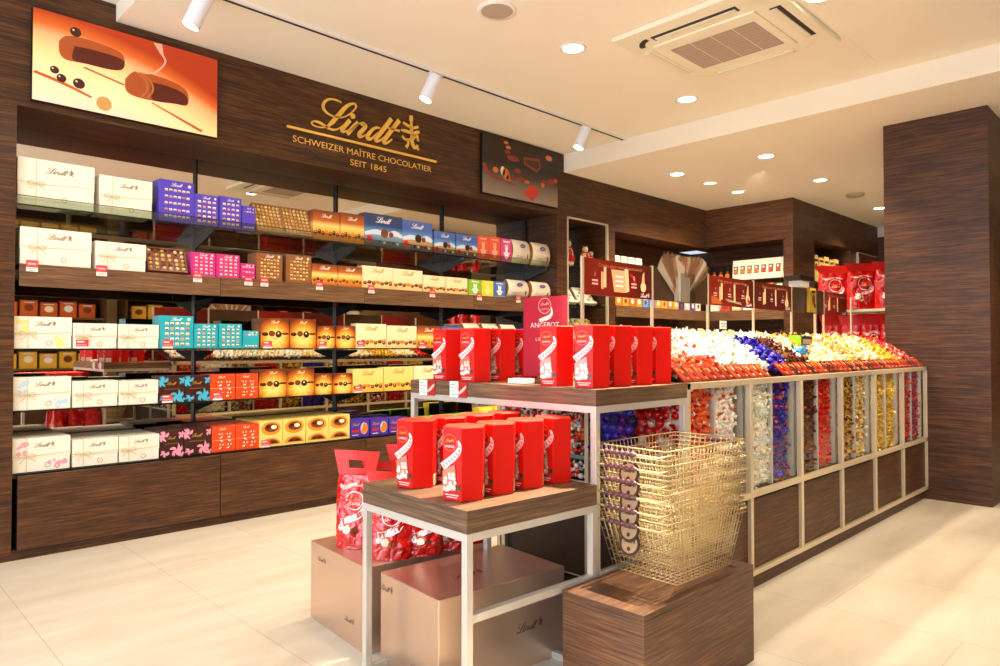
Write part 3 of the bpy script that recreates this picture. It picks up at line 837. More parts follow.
def pillow(w, d, h):
    """cream pillow carton: bulging front, curved edges, open curved side"""
    m = MB(); n = 10
    vs, fs = [], []
    for i in range(n + 1):
        t = i / n
        bul = math.sin(PI * min(max(t, 0), 1)) ** .7
        for s in (-1, 1):
            for x in (-w / 2, w / 2):
                cur = .012 * math.sin(PI * t)
                vs.append((x * (1 - .1 * t), s * (.006 + d / 2 * bul), h * t))
    for i in range(n):
        a = i * 4
        fs += [(a, a + 1, a + 5, a + 4), (a + 3, a + 2, a + 6, a + 7), (a + 1, a + 3, a + 7, a + 5)]
    m.add(vs, fs, WHITEBOX, None, True)
    fs = [(i * 4 + 2, i * 4, i * 4 + 4, i * 4 + 6) for i in range(n)]
    m.add(vs, fs, mat('kraft_side', (170, 108, 50), .5))
    p = MB()
    F = face(0, -d / 2 - .008, 0)
    p.disc(w * .05, h * .74, w * .15, mat('violet_oval', (86, 60, 150), .4), F, 0, 14, h * .09)
    p.text('Lindt', h * .1, WHITEINK, F @ Matrix.Translation((w * .05, h * .71, .0008)))
    p.ribbon([(w * .3, h * .2, .012), (w * .32, h * .3, .018), (w * .34, h * .42, .01)], CHOCO2, F, 0)
    p.rect(-w * .3, w * .1, h * .3, h * .32, CREAMLINE, F); p.rect(-w * .3, w * .02, h * .23, h * .25, CREAMLINE, F)
    return m, [('oval_print', p, None)]


def tilttray(w, d, h, pale=False):
    """open tray of gold pralines propped up at a slant"""
    m = MB()
    TRAYB = mat('tray_gold_board', (170, 116, 70), .4) if pale else mat('tray_board', (112, 52, 38), .4)
    m.box(-w / 2, w / 2, -.018, .018, 0, h, TRAYB)
    m.box(-w / 2, w / 2, -.036, -.018, 0, .012, TRAYB); m.box(-w / 2, w / 2, -.036, -.018, h - .008, h, TRAYB)
    m.box(-w / 2, -w / 2 + .008, -.036, -.018, 0, h, TRAYB); m.box(w / 2 - .008, w / 2, -.036, -.018, 0, h, TRAYB)
    p = MB()
    nx, nz = (7, 7) if pale else (6, 5)
    rr = random.Random(5)
    for i in range(nx):
        for k in range(nz):
            p.ball((-w / 2 + .02 + (w - .04) * i / (nx - 1), -.024, .03 + (h - .05) * k / (nz - 1)), .0135, ([mat('foil_pale_gold', (236, 200, 130), .3, .4), mat('foil_soft_gold', (214, 166, 92), .3, .4)] * 2 if pale else [mat('foil_soft_gold', (214, 166, 92), .3, .4), mat('foil_pale_gold', (236, 200, 130), .3, .4), mat('foil_gold', (224, 172, 62), .28, .5), CHOCO2])[rr.randrange(4)], 8, 5, (1, .8, 1))
    return m, [('pralines', p, None)]


TIERN = {'A': 'top glass shelf', 'B': 'wooden shelf', 'C': 'middle glass shelf', 'D': 'lowest glass shelf', 'E': 'cabinet top'}
TIERZ = {'A': 2.105, 'B': 1.745, 'C': 1.24, 'D': .872, 'E': .502}
ROWS = {
    'A': [('gift', .856, 1.265, .282), ('gift', 1.294, 1.611, .247), ('purple', 1.655, 1.886, .282), ('purple', 1.889, 2.057, .217), ('purple', 2.067, 2.225, .226), ('purple', 2.232, 2.33, .181), ('tilt', 2.34, 2.565, .238), ('tilt', 2.572, 2.80, .24), ('orange', 2.812, 3.046, .235), ('orange', 3.056, 3.282, .243), ('navy', 3.288, 3.672, .276), ('blue', 3.677, 4.013, .266), ('blue', 4.036, 4.288, .209), ('blue', 4.301, 4.568, .212), ('coral', 4.575, 4.721, .226), ('coral', 4.728, 4.879, .233), ('rose', 4.893, 5.042, .231), ('pillow', 5.052, 5.316, .244), ('pillow', 5.347, 5.63, .245)],
    'B': [('gift', .87, 1.248, .222), ('gift', 1.271, 1.57, .178), ('tilt', 1.585, 1.838, .18), ('pink', 1.865, 2.032, .165), ('pink', 2.039, 2.208, .167), ('pink', 2.216, 2.326, .115), ('brown', 2.335, 2.542, .204), ('brown', 2.574, 2.785, .211), ('orange', 2.792, 3.019, .163), ('orange', 3.028, 3.251, .166), ('cream', 3.256, 3.563, .184), ('cream', 3.570, 3.887, .183), ('cream', 3.898, 4.154, .151), ('cream', 4.166, 4.426, .152), ('lime', 4.445, 4.606, .149), ('lemon', 4.614, 4.769, .150), ('corn', 4.775, 4.935, .151), ('pillow', 4.968, 5.278, .188), ('pillow', 5.316, 5.614, .190)],
    'C': [('gift', .85, 1.149, .192), ('gift', 1.156, 1.404, .159), ('gift', 1.413, 1.661, .158), ('turq', 1.668, 1.889, .222), ('turq', 1.894, 2.060, .172), ('turq', 2.067, 2.236, .176), ('turq', 2.244, 2.366, .128), ('sun', 2.382, 2.608, .225), ('sun', 2.616, 2.838, .228), ('sun', 2.847, 3.010, .178), ('sun', 3.019, 3.198, .182), ('cream', 3.207, 3.508, .204), ('cream', 3.518, 3.836, .194), ('amber', 3.847, 4.107, .200), ('blue', 4.13, 4.36, .2), ('pillow', 4.40, 4.62, .235), ('pillow', 4.65, 4.87, .235), ('pillow', 4.9, 5.12, .235), ('vio', 5.16, 5.36, .2), ('vio', 5.38, 5.58, .2)],
    'D': [('gift', .85, 1.149, .196), ('gift', 1.156, 1.413, .163), ('gift', 1.419, 1.661, .157), ('dark', 1.668, 1.830, .181), ('dark', 1.835, 2.003, .179), ('dots', 2.010, 2.188, .181), ('dots', 2.195, 2.362, .180), ('sun', 2.370, 2.591, .208), ('sun', 2.596, 2.825, .207), ('sun', 2.830, 2.987, .163), ('sun', 2.996, 3.174, .162), ('ycream', 3.179, 3.477, .194), ('ycream', 3.487, 3.797, .204), ('cream', 3.808, 4.107, .207), ('cream', 4.12, 4.42, .2)],
    'E': [('gift', .85, 1.149, .201), ('gift', 1.160, 1.419, .168), ('gift', 1.424, 1.671, .165), ('dark', 1.677, 1.826, .181), ('dark', 1.831, 2.017, .187), ('dots', 2.024, 2.191, .180), ('dots', 2.195, 2.370, .181), ('circ', 2.374, 2.559, .193), ('circ', 2.563, 2.751, .194), ('circ', 2.756, 2.950, .196), ('circ', 2.955, 3.150, .198), ('vio', 3.159, 3.340, .148), ('vio', 3.355, 3.534, .142), ('vio', 3.544, 3.731, .137), ('lime', 3.9, 4.1, .12), ('lime', 4.12, 4.32, .12), ('lime', 4.34, 4.54, .12), ('lemon', 4.6, 4.78, .16), ('lemon', 4.8, 4.98, .16), ('coral', 5.0, 5.2, .17)],
}
KIND = {  # builder, object name, what it looks like
    'purple': (lambda w, d, h: gridbox(w, d, h, PURPLE, 5 if w > .2 else 5 if w > .13 else 2, 6 if w > .2 else 4 if w > .13 else 4, SIDE), 'praline_box', 'purple praline box with sweet grid'),
    'pink': (lambda w, d, h: gridbox(w, d, h, PINK, 5 if h > .14 else 3, 4, SIDEB), 'praline_box', 'magenta praline box with sweet grid'),
    'turq': (lambda w, d, h: gridbox(w, d, h, TURQ, 5 if w > .15 else 2, 5 if w > .2 else 4, SIDE), 'praline_box', 'turquoise praline box with sweet grid'),
    'brown': (lambda w, d, h: gridbox(w, d, h, BROWNB, 6, 6, SIDE), 'praline_box', 'bronze praline box with a grid of gold sweets'),
    'tilt': (lambda w, d, h: tilttray(w, d, h), 'praline_tray', 'slanted tray of gold foil pralines'),
    'orange': (lambda w, d, h: landscape(w, d, h, ORG, 'strip'), 'chocolate_box', 'orange sunset chocolate box'),
    'amber': (lambda w, d, h: landscape(w, d, h, ORG, 'strip'), 'chocolate_box', 'orange sunset chocolate box'),
    'navy': (lambda w, d, h: landscape(w, d, h, NAVY, 'pair'), 'chocolate_box', 'wide navy mountain box'),
    'blue': (lambda w, d, h: landscape(w, d, h, BLUE, 'ball'), 'chocolate_box', 'blue chocolate box with mountain print'),
    'cream': (lambda w, d, h: landscape(w, d, h, CRM, 'brown'), 'chocolate_box', 'cream chocolate box with brown pralines'),
    'ycream': (lambda w, d, h: landscape(w, d, h, YCRM, 'brown'), 'chocolate_box', 'yellow chocolate box with brown pralines'),
    'sun': (lambda w, d, h: sunbox(w, d, h), 'chocolate_box', 'golden sunburst chocolate box'),
    'dots': (lambda w, d, h: dotbox(w, d, h), 'praline_box', 'vermilion box with dotted sweets'),
    'circ': (lambda w, d, h: circbox(w, d, h), 'chocolate_box', 'custard box with round chocolate pictures'),
    'vio': (lambda w, d, h: violetbox(w, d, h), 'wafer_box', 'small violet box with an orange swirl'),
    'coral': (lambda w, d, h: smallbox(w, d, h, ORR), 'gift_carton', 'small coral carton'),
    'rose': (lambda w, d, h: smallbox(w, d, h, PNK2), 'gift_carton', 'small rose pink carton'),
    'lime': (lambda w, d, h: smallbox(w, d, h, GRN), 'gift_carton', 'small lime green carton'),
    'lemon': (lambda w, d, h: smallbox(w, d, h, YEL), 'gift_carton', 'small lemon yellow carton'),
    'corn': (lambda w, d, h: smallbox(w, d, h, BLU2), 'gift_carton', 'small cornflower blue carton'),
    'pillow': (lambda w, d, h: pillow(w, d, h), 'pillow_pack', 'cream pillow shaped pack with violet oval'),
}
TAGD = {'gift': 'plain white gift', 'turq': 'turquoise praline', 'sun': 'sunburst', 'cream': 'cream', 'ycream': 'yellow cream', 'amber': 'orange sunset', 'dark': 'turquoise flowered', 'circ': 'custard yellow'}
STICK = {'C': (1, 3, 7, 9, 11, 13), 'D': (3, 5, 11), 'E': (7,)}
for tier, items in ROWS.items():
    z = TIERZ[tier]
    tot = {}
    for it in items:
        tot[it[0]] = tot.get(it[0], 0) + 1
    seen = {}
    for idx, (kd, xa, xb, h) in enumerate(items):
        k = seen.get(kd, 0); seen[kd] = k + 1
        w = xb - xa
        d = .1
        front = 4.962
        if tier == 'B':
            front = 4.945
        rot = None
        if kd == 'gift':
            acc = {'C': 'yellow', 'D': 'blue', 'E': 'pink'}.get(tier) if k == 0 else None
            d = .2
            body, parts = gift(w, d, h, acc)
            name = 'gift_box'
            desc = f'white ribboned gift box with {acc} flowers' if acc else ('large white gift box tied with cream ribbon' if k == 0 else 'plain white gift box')
        elif kd == 'dark':
            col = 'turquoise' if tier == 'D' else 'pink'
            d = .16
            body, parts = floral(w, d, h, col); name = 'praline_box'; desc = f'dark brown praline box with {col} flowers'
        else:
            fn, name, desc = KIND[kd]
            d = {'cream': .08, 'sun': .16, 'dots': .2, 'circ': .2, 'vio': .12, 'tilt': .036, 'pillow': .1, 'turq': .15, 'purple': .15, 'pink': .12, 'brown': .15}.get(kd, .1)
            body, parts = fn(w, d, h) if not (kd == 'tilt' and tier == 'A') else tilttray(w, d, h, True)
            if kd == 'tilt':
                rot = (R(-24), 0, 0)
        n = tot[kd]
        if n == 1 or (kd == 'gift' and k == 0):
            lab = f'{desc} on the {TIERN[tier]}'
        elif kd == 'gift':
            lab = f'{desc} on the {TIERN[tier]}, ' + ('next to the large one' if k == 1 else 'farther of the two plain ones')
        else:
            o_ = {0: 'nearest of %d' % n if n > 1 else '', n - 1: 'farthest of %d' % n}.get(k, ORD[k] + ' of %d' % n)
            lab = f'{desc} on the {TIERN[tier]}, {o_}'
        o = body.build(name, None, ((xa + xb) / 2, front + d / 2, z + (.001 if tier != 'B' else .001)), 0, .0012 if kd not in ('pillow', 'tilt') else 0, rot)
        tag(o, lab, 'gift box' if kd == 'gift' else 'box', {'A': 'boxes on the top glass shelf', 'B': 'boxes on the wooden shelf', 'C': 'boxes on the middle glass shelf', 'D': 'boxes on the lowest glass shelf', 'E': 'boxes on the cabinet top'}[tier])
        for pn, mb, sub in parts:
            po = mb.build(pn, o)
            if sub:
                sub.build('bow', po)
        if tier == 'E' and kd in ('gift', 'dark', 'dots', 'circ', 'vio'):
            copy_thing(o, (o.location.x, front + d * 1.5 + .004 if d > .13 else 5.3, o.location.z), 0, f'{desc}, back row of the cabinet top' + (f', {ORD[k] if k else "first"} of {n}' if n > 1 else ''), 'back row of boxes on the cabinet top')
        if idx in STICK.get(tier, ()):
            mm = MB()
            mm.box(-.034, .034, -.003, 0, .008, .05, TAGPINK); mm.rect(-.028, .024, .016, .02, PINKINK, face(0, -.0032, 0)); mm.rect(-.028, .01, .034, .042, WHITEINK, face(0, -.0032, 0)); mm.box(-.034, .034, -.003, 0, -.004, .008, PALE)
            tag(mm.build('shelf_price_tag', None, (xa + .05, front - .0035, z + .005)), f'pink price tag before the {TAGD.get(kd, kd)} box on the {TIERN[tier]}' + (', tall one' if kd == 'sun' and idx == 7 else ', short one' if kd == 'sun' else ''), 'price tag', 'price tags on the glass shelves')
# ------------------------------------------------------------------ wrapped sweets
def candy_template(m_body=None):
    vs, fs = [], []
    nu, nv = 7, 5
    for j in range(nv + 1):
        t = PI * j / nv
        for i in range(nu):
            a = 2 * PI * i / nu
            vs.append((.95 * math.cos(t), math.sin(t) * math.cos(a), math.sin(t) * math.sin(a)))
    for j in range(nv):
        for i in range(nu):
            fs.append((j * nu + i, j * nu + (i + 1) % nu, (j + 1) * nu + (i + 1) % nu, (j + 1) * nu + i))
    nb = len(fs)
    for s in (-1, 1):
        o = len(vs)
        k = 6
        for i in range(k):
            a = 2 * PI * i / k
            vs.append((s * .9, .16 * math.cos(a), .16 * math.sin(a)))
        for i in range(k):
            a = 2 * PI * i / k
            rr_ = 1. if i % 2 else .62
            vs.append((s * (1.9 + .15 * (i % 2)), rr_ * .85 * math.cos(a), rr_ * .55 * math.sin(a)))
        for i in range(k):
            fs.append((o + i, o + (i + 1) % k, o + k + (i + 1) % k, o + k + i))
    return np.array(vs), fs, nb


CV, CF, CNB = candy_template()


def add_candies(mb, pts, r, mats, rr, M=None, k=1.):
    """pts: centres; each sweet is a foil ball with two twisted ends, in one of mats (ball, twist)"""
    for p in pts:
        q = Matrix.Rotation(rr.uniform(0, 2 * PI), 3, 'Z') @ Matrix.Rotation(rr.uniform(-.9, .9), 3, 'Y') @ Matrix.Rotation(rr.uniform(0, 6), 3, 'X')
        A = np.array(q)
        v = (CV * (r * rr.uniform(.88, 1.1))) @ A.T + np.array(p)
        mm = mats[rr.randrange(len(mats))]
        o = len(mb.v)
        mb.v.extend(map(tuple, v.tolist()))
        a, b = mb.mi(mm[0]), mb.mi(mm[1])
        for n, f in enumerate(CF):
            mb.f.append(tuple(i + o for i in f)); mb.m.append(a if n < CNB else b); mb.s.append(n < CNB)


def foil(name, rgb, metal=.25, rough=.28):
    return mat('foil_' + name, rgb, rough, metal, .5)


F_OR = foil('orange', (236, 92, 34)); F_RED = foil('red', (206, 20, 14)); F_WH = foil('white', (250, 246, 238), .05); F_WR = foil('white_red', (246, 214, 196), .1)
F_BL = foil('blue', (50, 44, 196), .3); F_DB = foil('navy', (30, 26, 90), .35); F_BR = foil('brown', (96, 30, 16), .3); F_CR = foil('cream', (246, 226, 180), .15); F_GO = foil('gold', (224, 172, 62), .5)
F_YE = foil('yellow', (240, 206, 70), .3); F_PK = foil('pink', (226, 110, 110), .2); F_TE = foil('teal', (222, 226, 208), .08); F_BK = foil('black', (26, 18, 20), .3); F_LB = foil('sky', (70, 150, 210), .3); F_PU = foil('purple', (80, 40, 150), .3); F_DG = foil('dark_gold', (160, 106, 40), .45)
MIX = {
    'orange': [(F_OR, F_OR), (F_OR, F_RED), (F_OR, F_WR)], 'white_red': [(F_WR, F_WH), (F_WH, F_OR), (F_WH, F_WH)], 'white': [(F_WH, F_WH), (F_WH, F_WH), (F_WH, F_TE)],
    'white_teal': [(F_WH, F_TE), (F_CR, F_WH), (F_TE, F_WH)], 'blue': [(F_BL, F_BL), (F_BL, F_PU), (F_DB, F_BL)], 'navy': [(F_DB, F_BL), (F_BL, F_PU), (F_DB, F_OR)], 'brown': [(F_BR, F_BR), (F_BR, F_DG), (F_BK, F_BR)],
    'red': [(F_RED, F_RED), (F_RED, F_OR)], 'gold': [(F_GO, F_DG), (F_DG, F_GO), (F_YE, F_BR)], 'cream_gold': [(F_CR, F_GO), (F_YE, F_CR), (F_DG, F_CR)], 'yellow': [(F_YE, F_GO), (F_YE, F_YE), (F_GO, F_YE)],
    'cream': [(F_CR, F_WH), (F_WH, F_CR), (F_CR, F_YE)], 'red_mix': [(F_RED, F_OR), (F_OR, F_RED), (F_BR, F_RED)], 'purple_mix': [(F_PU, F_OR), (F_RED, F_PK), (F_PU, F_RED)], 'pink': [(F_PK, F_RED), (F_RED, F_PK), (F_CR, F_PK)],
    'mixed': [(F_RED, F_WH), (F_WH, F_WH), (F_BK, F_WH), (F_OR, F_RED)], 'red_white': [(F_RED, F_PK), (F_RED, F_RED), (F_WR, F_RED)], 'violet': [(F_PU, F_BL), (F_BL, F_PU), (F_DB, F_PU)], 'green': [(foil('green', (60, 130, 60), .3), F_TE), (F_TE, F_GO), (F_RED, F_GO)],
    'sky': [(F_LB, F_LB)],
}
# ------------------------------------------------------------------ the island of display cabinets
IX0, PIT, YC, YB = 2.805, .628, 1.655, 2.88
TOPZ = 1.087
ca_front = [('orange', 'white_red'), ('white_teal', 'navy'), ('brown', 'red'), ('gold', 'cream_gold'), ('yellow', 'yellow'), ('red_mix', 'purple_mix')]
ca_back = [('red', 'white'), ('green', 'red'), ('gold', 'blue'), ('green', 'gold'), ('mixed', 'red'), ('yellow', 'brown')]
WHERE = ['nearest the wire baskets', 'second from the wire baskets', 'third from the wire baskets', 'third from the dark pillar', 'second from the dark pillar', 'touching the dark pillar']
CNAME = {'orange': 'orange foil', 'white_red': 'white and red', 'white_teal': 'white and mint', 'navy': 'dark blue', 'brown': 'brown foil', 'red': 'red foil', 'gold': 'golden brown', 'cream_gold': 'cream and gold', 'yellow': 'yellow gold', 'red_mix': 'orange red', 'purple_mix': 'red and purple', 'white': 'white', 'green': 'green', 'blue': 'blue', 'mixed': 'red and white'}
rr = random.Random(11)


def bin_fill(x0, x1, z0, z1, y, sgn, key, r=.0165):
    """layer of sweets pressed against a pane: two staggered sheets deep"""
    m = MB()
    st = r * 1.75
    nz = int((z1 - z0) / (st * .88))
    nx = max(2, int((x1 - x0) / st))
    for layer in range(2):
        pts = []
        for k in range(nz):
            for i in range(nx):
                pts.append((x0 + r * .6 + (x1 - x0 - 1.2 * r) * (i + .4 * (k % 2) + .2 * rr.random()) / (nx - .4), y + sgn * (r * 1.05 + layer * r * 1.3 + rr.uniform(0, .008)), z0 + r + (z1 - z0 - 2 * r) * k / (nz - 1) + rr.uniform(-.003, .003)))
        add_candies(m, pts, r, MIX[key], rr)
    return m


for i in range(6):
    x = IX0 + PIT * i
    t = thing('display_cabinet', 'steel framed sweet display cabinet with glass bins, ' + WHERE[i], 'display cabinet', (x, YC, 0), 0, 'display cabinets of the island')
    D = YB - YC
    fr_, fr2 = MB(), MB()
    s = .03
    for y0 in (0, D - s):
        fr = fr_ if y0 == 0 else fr2
        for xx in ((0, PIT - s) if i in (0, 5) else (0, PIT - s)):
            fr.box(xx if xx == 0 else PIT - s / 2, (s / 2 if i else s) if xx == 0 else PIT, y0, y0 + s, .08, TOPZ, CHAMP)
        for z0, z1 in ((TOPZ - s, TOPZ), (.478, .508), (.08, .105)):
            fr.box(.012, PIT - .012, y0, y0 + s, z0, z1, CHAMP)
    fr = fr_
    for z0, z1 in ((TOPZ - s, TOPZ), (.478, .508), (.08, .105)):
        if i == 0:
            fr.box(0, s, 0, D, z0, z1, CHAMP)
        if i == 5:
            fr.box(PIT - s, PIT, 0, D, z0, z1, CHAMP)
    for q_ in range(2):
        (fr if q_ == 0 else fr2).build('frame', t, bevel=.002)
        pl = MB(); pl.box(0.002, PIT - .002, (.03, D - .05)[q_], (.05, D - .03)[q_], 0, .082, WALLWOOD); pl.build('plinth', t)
    for y in (.018, D - .036):
        m = MB(); m.box(.018, PIT - .018, y, y + .018, .108, .462, WALLWOOD); m.build('door', t, bevel=.001)
    m = MB(); m.box(.016, PIT - .016, .05, D - .05, .09, .50, BLACK); m.box(.016, PIT - .016, .16, .18, .5, 1.06, GREYMETAL); m.box(.016, PIT - .016, D - .18, D - .16, .5, 1.06, GREYMETAL)
    m.box(.01, .018, .045, .16, .508, 1.058, STEEL); m.box(PIT - .018, PIT - .01, .045, .16, .508, 1.058, STEEL); m.build('carcass', t)
    dv = .30
    for side, keys in ((0, ca_front[i]), (1, ca_back[i])):
        y = .034 if side == 0 else D - .038
        m = MB(); m.box(.02, PIT - .02, y, y + .004, .509, 1.056, GLASS); m.build('glass_front', t)
        m = MB(); m.box(dv - .005, dv + .005, y - .004 if side == 0 else y - .02, y + .02 if side == 0 else y + .008, .509, 1.056, STEEL); m.build('divider', t)
        for h, key in enumerate(keys):
            a, c = ((.022, dv - .01) if h == 0 else (dv + .01, PIT - .09))
            if side == 1:
                c = dv - .01 if h == 0 else PIT - .022
            o = bin_fill(a, c, .512, 1.072, (y + .006) if side == 0 else y - .002, 1 if side == 0 else -1, key, .0165 if side == 0 else .021).build('wrapped_sweets', None, (x, YC, 0))
            tag(o, f'{CNAME[key]} sweets behind ' + ('aisle' if side == 0 else 'mirror') + f' side glass, cabinet {WHERE[i]}, ' + ('first pane' if h == 0 else 'second pane'), 'sweets', 'sweets in the glass bins', 'stuff')
# wooden end panels and bins at the head of the island
t = thing('display_end', 'dark end face of the island with steel strips and sweet bins above', 'display cabinet', (IX0, YC, 0))
D = YB - YC
m = MB(); m.box(-.004, .01, .03, D - .03, .09, .55, mat('end_panel_wood', (46, 30, 24), .45)); m.build('end_panel', t)
m = MB()
for y in (.56,):
    m.box(-.02, .0, y - .012, y + .012, .08, 1.05, CHAMP)
m.box(-.012, .0, .03, D - .03, .55, .57, CHAMP); m.box(-.014, .0, .03, D - .03, .68, .70, mat('ledge_grey', (120, 128, 128), .4, .3)); m.build('strips', t)
m = MB(); m.box(-.012, -.008, .03, D - .03, .7, 1.05, GLASS); m.build('glass_front', t)
m = MB(); m.box(.06, .07, .03, D - .03, .56, 1.05, GREYMETAL); m.build('backing', t)
RZ = Matrix.Rotation(R(-90), 4, 'Z')
for (y0, y1, key, lab) in ((.03, .27, 'red_white', 'red and pink'), (.28, .54, 'violet', 'violet blue'), (.58, D - .03, 'mixed', 'red, white and black')):
    m = MB()
    r = .028 if key != 'mixed' else .015
    st = r * 1.7
    pts = []
    for la in range(2):
        for z in range(int(.34 / (st * .85))):
            for k in range(int((y1 - y0) / st)):
                pts.append((-.004 + r * .9 + la * r * 1.2, y0 + r + (k + .5 * (z % 2) * .6) * st + rr.uniform(-.003, .003), .705 + r + z * st * .85))
    add_candies(m, [p for p in pts if p[2] < 1.03 - (.05 if key == 'red_white' and p[1] < .25 else 0)], r, MIX[key], rr)
    if key == 'mixed':
        add_candies(m, [(.012 + rr.uniform(0, .02), y0 + .015 + k * .026, .59 + q * .026) for k in range(int((y1 - y0 - .02) / .026)) for q in range(3)], r, MIX[key], rr)
    o = m.build('wrapped_sweets', None, (IX0, YC, 0))
    tag(o, f'{lab} wrapped sweets in the bin at the end of the island', 'sweets', 'sweets in the end bins', 'stuff')

# trough on top of the island: sloping floor rising to the ridge under the signs
t = thing('candy_trough', 'sloping trough along the island top holding loose sweets', 'trough', (IX0, YC, TOPZ))
L = PIT * 6
m = MB()
m.add([(.02, .10, .005), (L - .02, .10, .005), (L - .02, .38, .165), (.02, .38, .165)], [(0, 1, 2, 3)], GREYMETAL)
m.add([(.02, .38, .165), (L - .02, .38, .165), (L - .02, D - .12, .005), (.02, D - .12, .005)], [(0, 1, 2, 3)], GREYMETAL)
m.build('floor_panel', t)
for k in range(13):
    xx = .01 + (L - .02) * k / 12
    m = MB(); m.add([(xx, .09, 0), (xx, D - .12, 0), (xx, D - .12, .04), (xx, .62, .2), (xx, .38, .2), (xx, .09, .04)], [(0, 1, 2, 3, 4, 5)], ACRYL); m.build('divider', t)
m = MB(); m.box(.01, L - .01, .088, .092, 0, .05, ACRYL); m.box(.01, L - .01, .02, .024, 0, .018, ACRYL); m.build('front_lip', t)

# boundaries of the colour zones along the island, as (x from, x to, sweets, lower zone colour, where)
ZONES = [(2.82, 3.02, 'white_red', 'orange', 'beside the red cartons'), (3.02, 3.29, 'white_red', 'orange', 'second from the red cartons'), (3.29, 3.56, 'white', None, 'third from the red cartons'), (3.56, 3.84, 'white', None, 'just before the royal blue heap'),
         (3.84, 4.12, 'blue', None, 'between white and dark brown heaps'), (4.12, 4.40, 'brown', None, 'just beyond the royal blue heap'), (4.40, 4.74, 'cream', None, 'just beyond the dark brown heap'), (4.74, 5.08, 'cream', None, 'before the small lime green box'), (5.08, 5.45, 'cream_gold', None, 'beyond the small lime green box'),
         (5.45, 5.85, 'cream', None, 'before the red bag rack'), (5.85, 6.2, 'yellow', None, 'second from the dark pillar'), (6.2, 6.55, 'pink', None, 'touching the dark pillar')]
HLAB = {'orange': 'orange foil', 'white_red': 'white and red', 'white': 'bright white', 'blue': 'royal blue', 'brown': 'dark brown', 'cream': 'cream', 'cream_gold': 'cream and gold', 'yellow': 'yellow', 'pink': 'pink', 'red_mix': 'orange red'}


def heap_points(a, c, y0, y1, r, z0, rise, fall=False):
    pts = []
    ln = math.hypot(y1 - y0, rise)
    ny = max(2, int(ln / (r * 1.5))); nx = max(2, int((c - a) / (r * 1.75)))
    for j in range(ny):
        for i in range(nx):
            u = (j + .5) / ny
            pts.append((a + r + (c - a - 2 * r) * (i + .4 * (j % 2)) / max(nx - 1, 1) + rr.uniform(-.006, .006), y0 + (y1 - y0) * u + rr.uniform(-.005, .005), z0 + rise * u + .02 * math.sin(PI * u) + rr.uniform(0, .014)))
    return pts


LOOSE = {'orange': 'orange foil wrapped sweet in the open island heap next to the red cartons', 'white_red': 'white sweet with red twists in the open island heap next to the red cartons', 'white': 'bright white wrapped sweet in the open island heap before the royal blue ones', 'blue': 'royal blue wrapped sweet in the open island heap between white and dark brown'}
proto = {}
n_ind = 0
for k, (xa, xb, key0, low, where) in enumerate(ZONES):
    r = .0215 if k < 5 else .019
    pts0 = heap_points(xa, xb, YC + .10, YC + .38, r, TOPZ + .035, .165)
    for key in ([low] if low else []) + [key0]:
        cut = TOPZ + .115
        pts = [p for p in pts0 if not low or (p[2] < cut) == (key == low)]
        rr.shuffle(pts)
        take = min(len(pts), 300 - n_ind)
        ind, pts = pts[:take], pts[take:]
        for p in ind:
            v = rr.randrange(len(MIX[key]))
            pk = (key, v, k)
            rot = (rr.uniform(0, 6), rr.uniform(-.7, .7), rr.uniform(0, 6))
            if pk not in proto:
                m = MB()
                m.v = list(map(tuple, (CV * r).tolist())); m.f = list(CF); a_, b_i = m.mi(MIX[key][v][0]), m.mi(MIX[key][v][1])
                m.m = [a_ if n < CNB else b_i for n in range(len(CF))]; m.s = [n < CNB for n in range(len(CF))]
                o = m.build('wrapped_sweet', None, p, rot=rot)
                tag(o, LOOSE[key], 'sweet', f'loose {HLAB[key]} sweets on the island')
                proto[pk] = o
            else:
                o = proto[pk].copy(); C.objects.link(o); o.location = p; o.rotation_euler = rot
            n_ind += 1
        m = MB()
        add_candies(m, pts + [(p[0] + .01, p[1] + .014, p[2] - .016) for p in pts + ind], r, MIX[key], rr)
        tag(m.build('sweet_heap'), f'{HLAB[key]} sweets {"deeper in" if ind else "of"} the open island heap, {where}', 'sweets', 'open heaps on the island', 'stuff')
for k, key in enumerate(['white_red', 'orange', 'white', 'white_teal', 'cream', 'white', 'cream', 'brown', 'cream', 'yellow', 'cream', 'red']):
    xa, xb = ZONES[k][:2]
    r = .022
    m = MB(); add_candies(m, heap_points(xa, xb, YC + .37, YC + .62, r, TOPZ + .20, .01) + heap_points(xa, xb, YC + .62, YC + 1.1, r * 1.2, TOPZ + .21, -.17), r, MIX[key], rr)
    nm = {'white_red': 'white and red', 'white_teal': 'white and pale green', 'red': 'red'}.get(key, HLAB.get(key, key))
    tag(m.build('sweet_heap'), f'{nm} sweets heaped behind the island ridge, {ZONES[k][4]}', 'sweets', 'heaps behind the ridge', 'stuff')
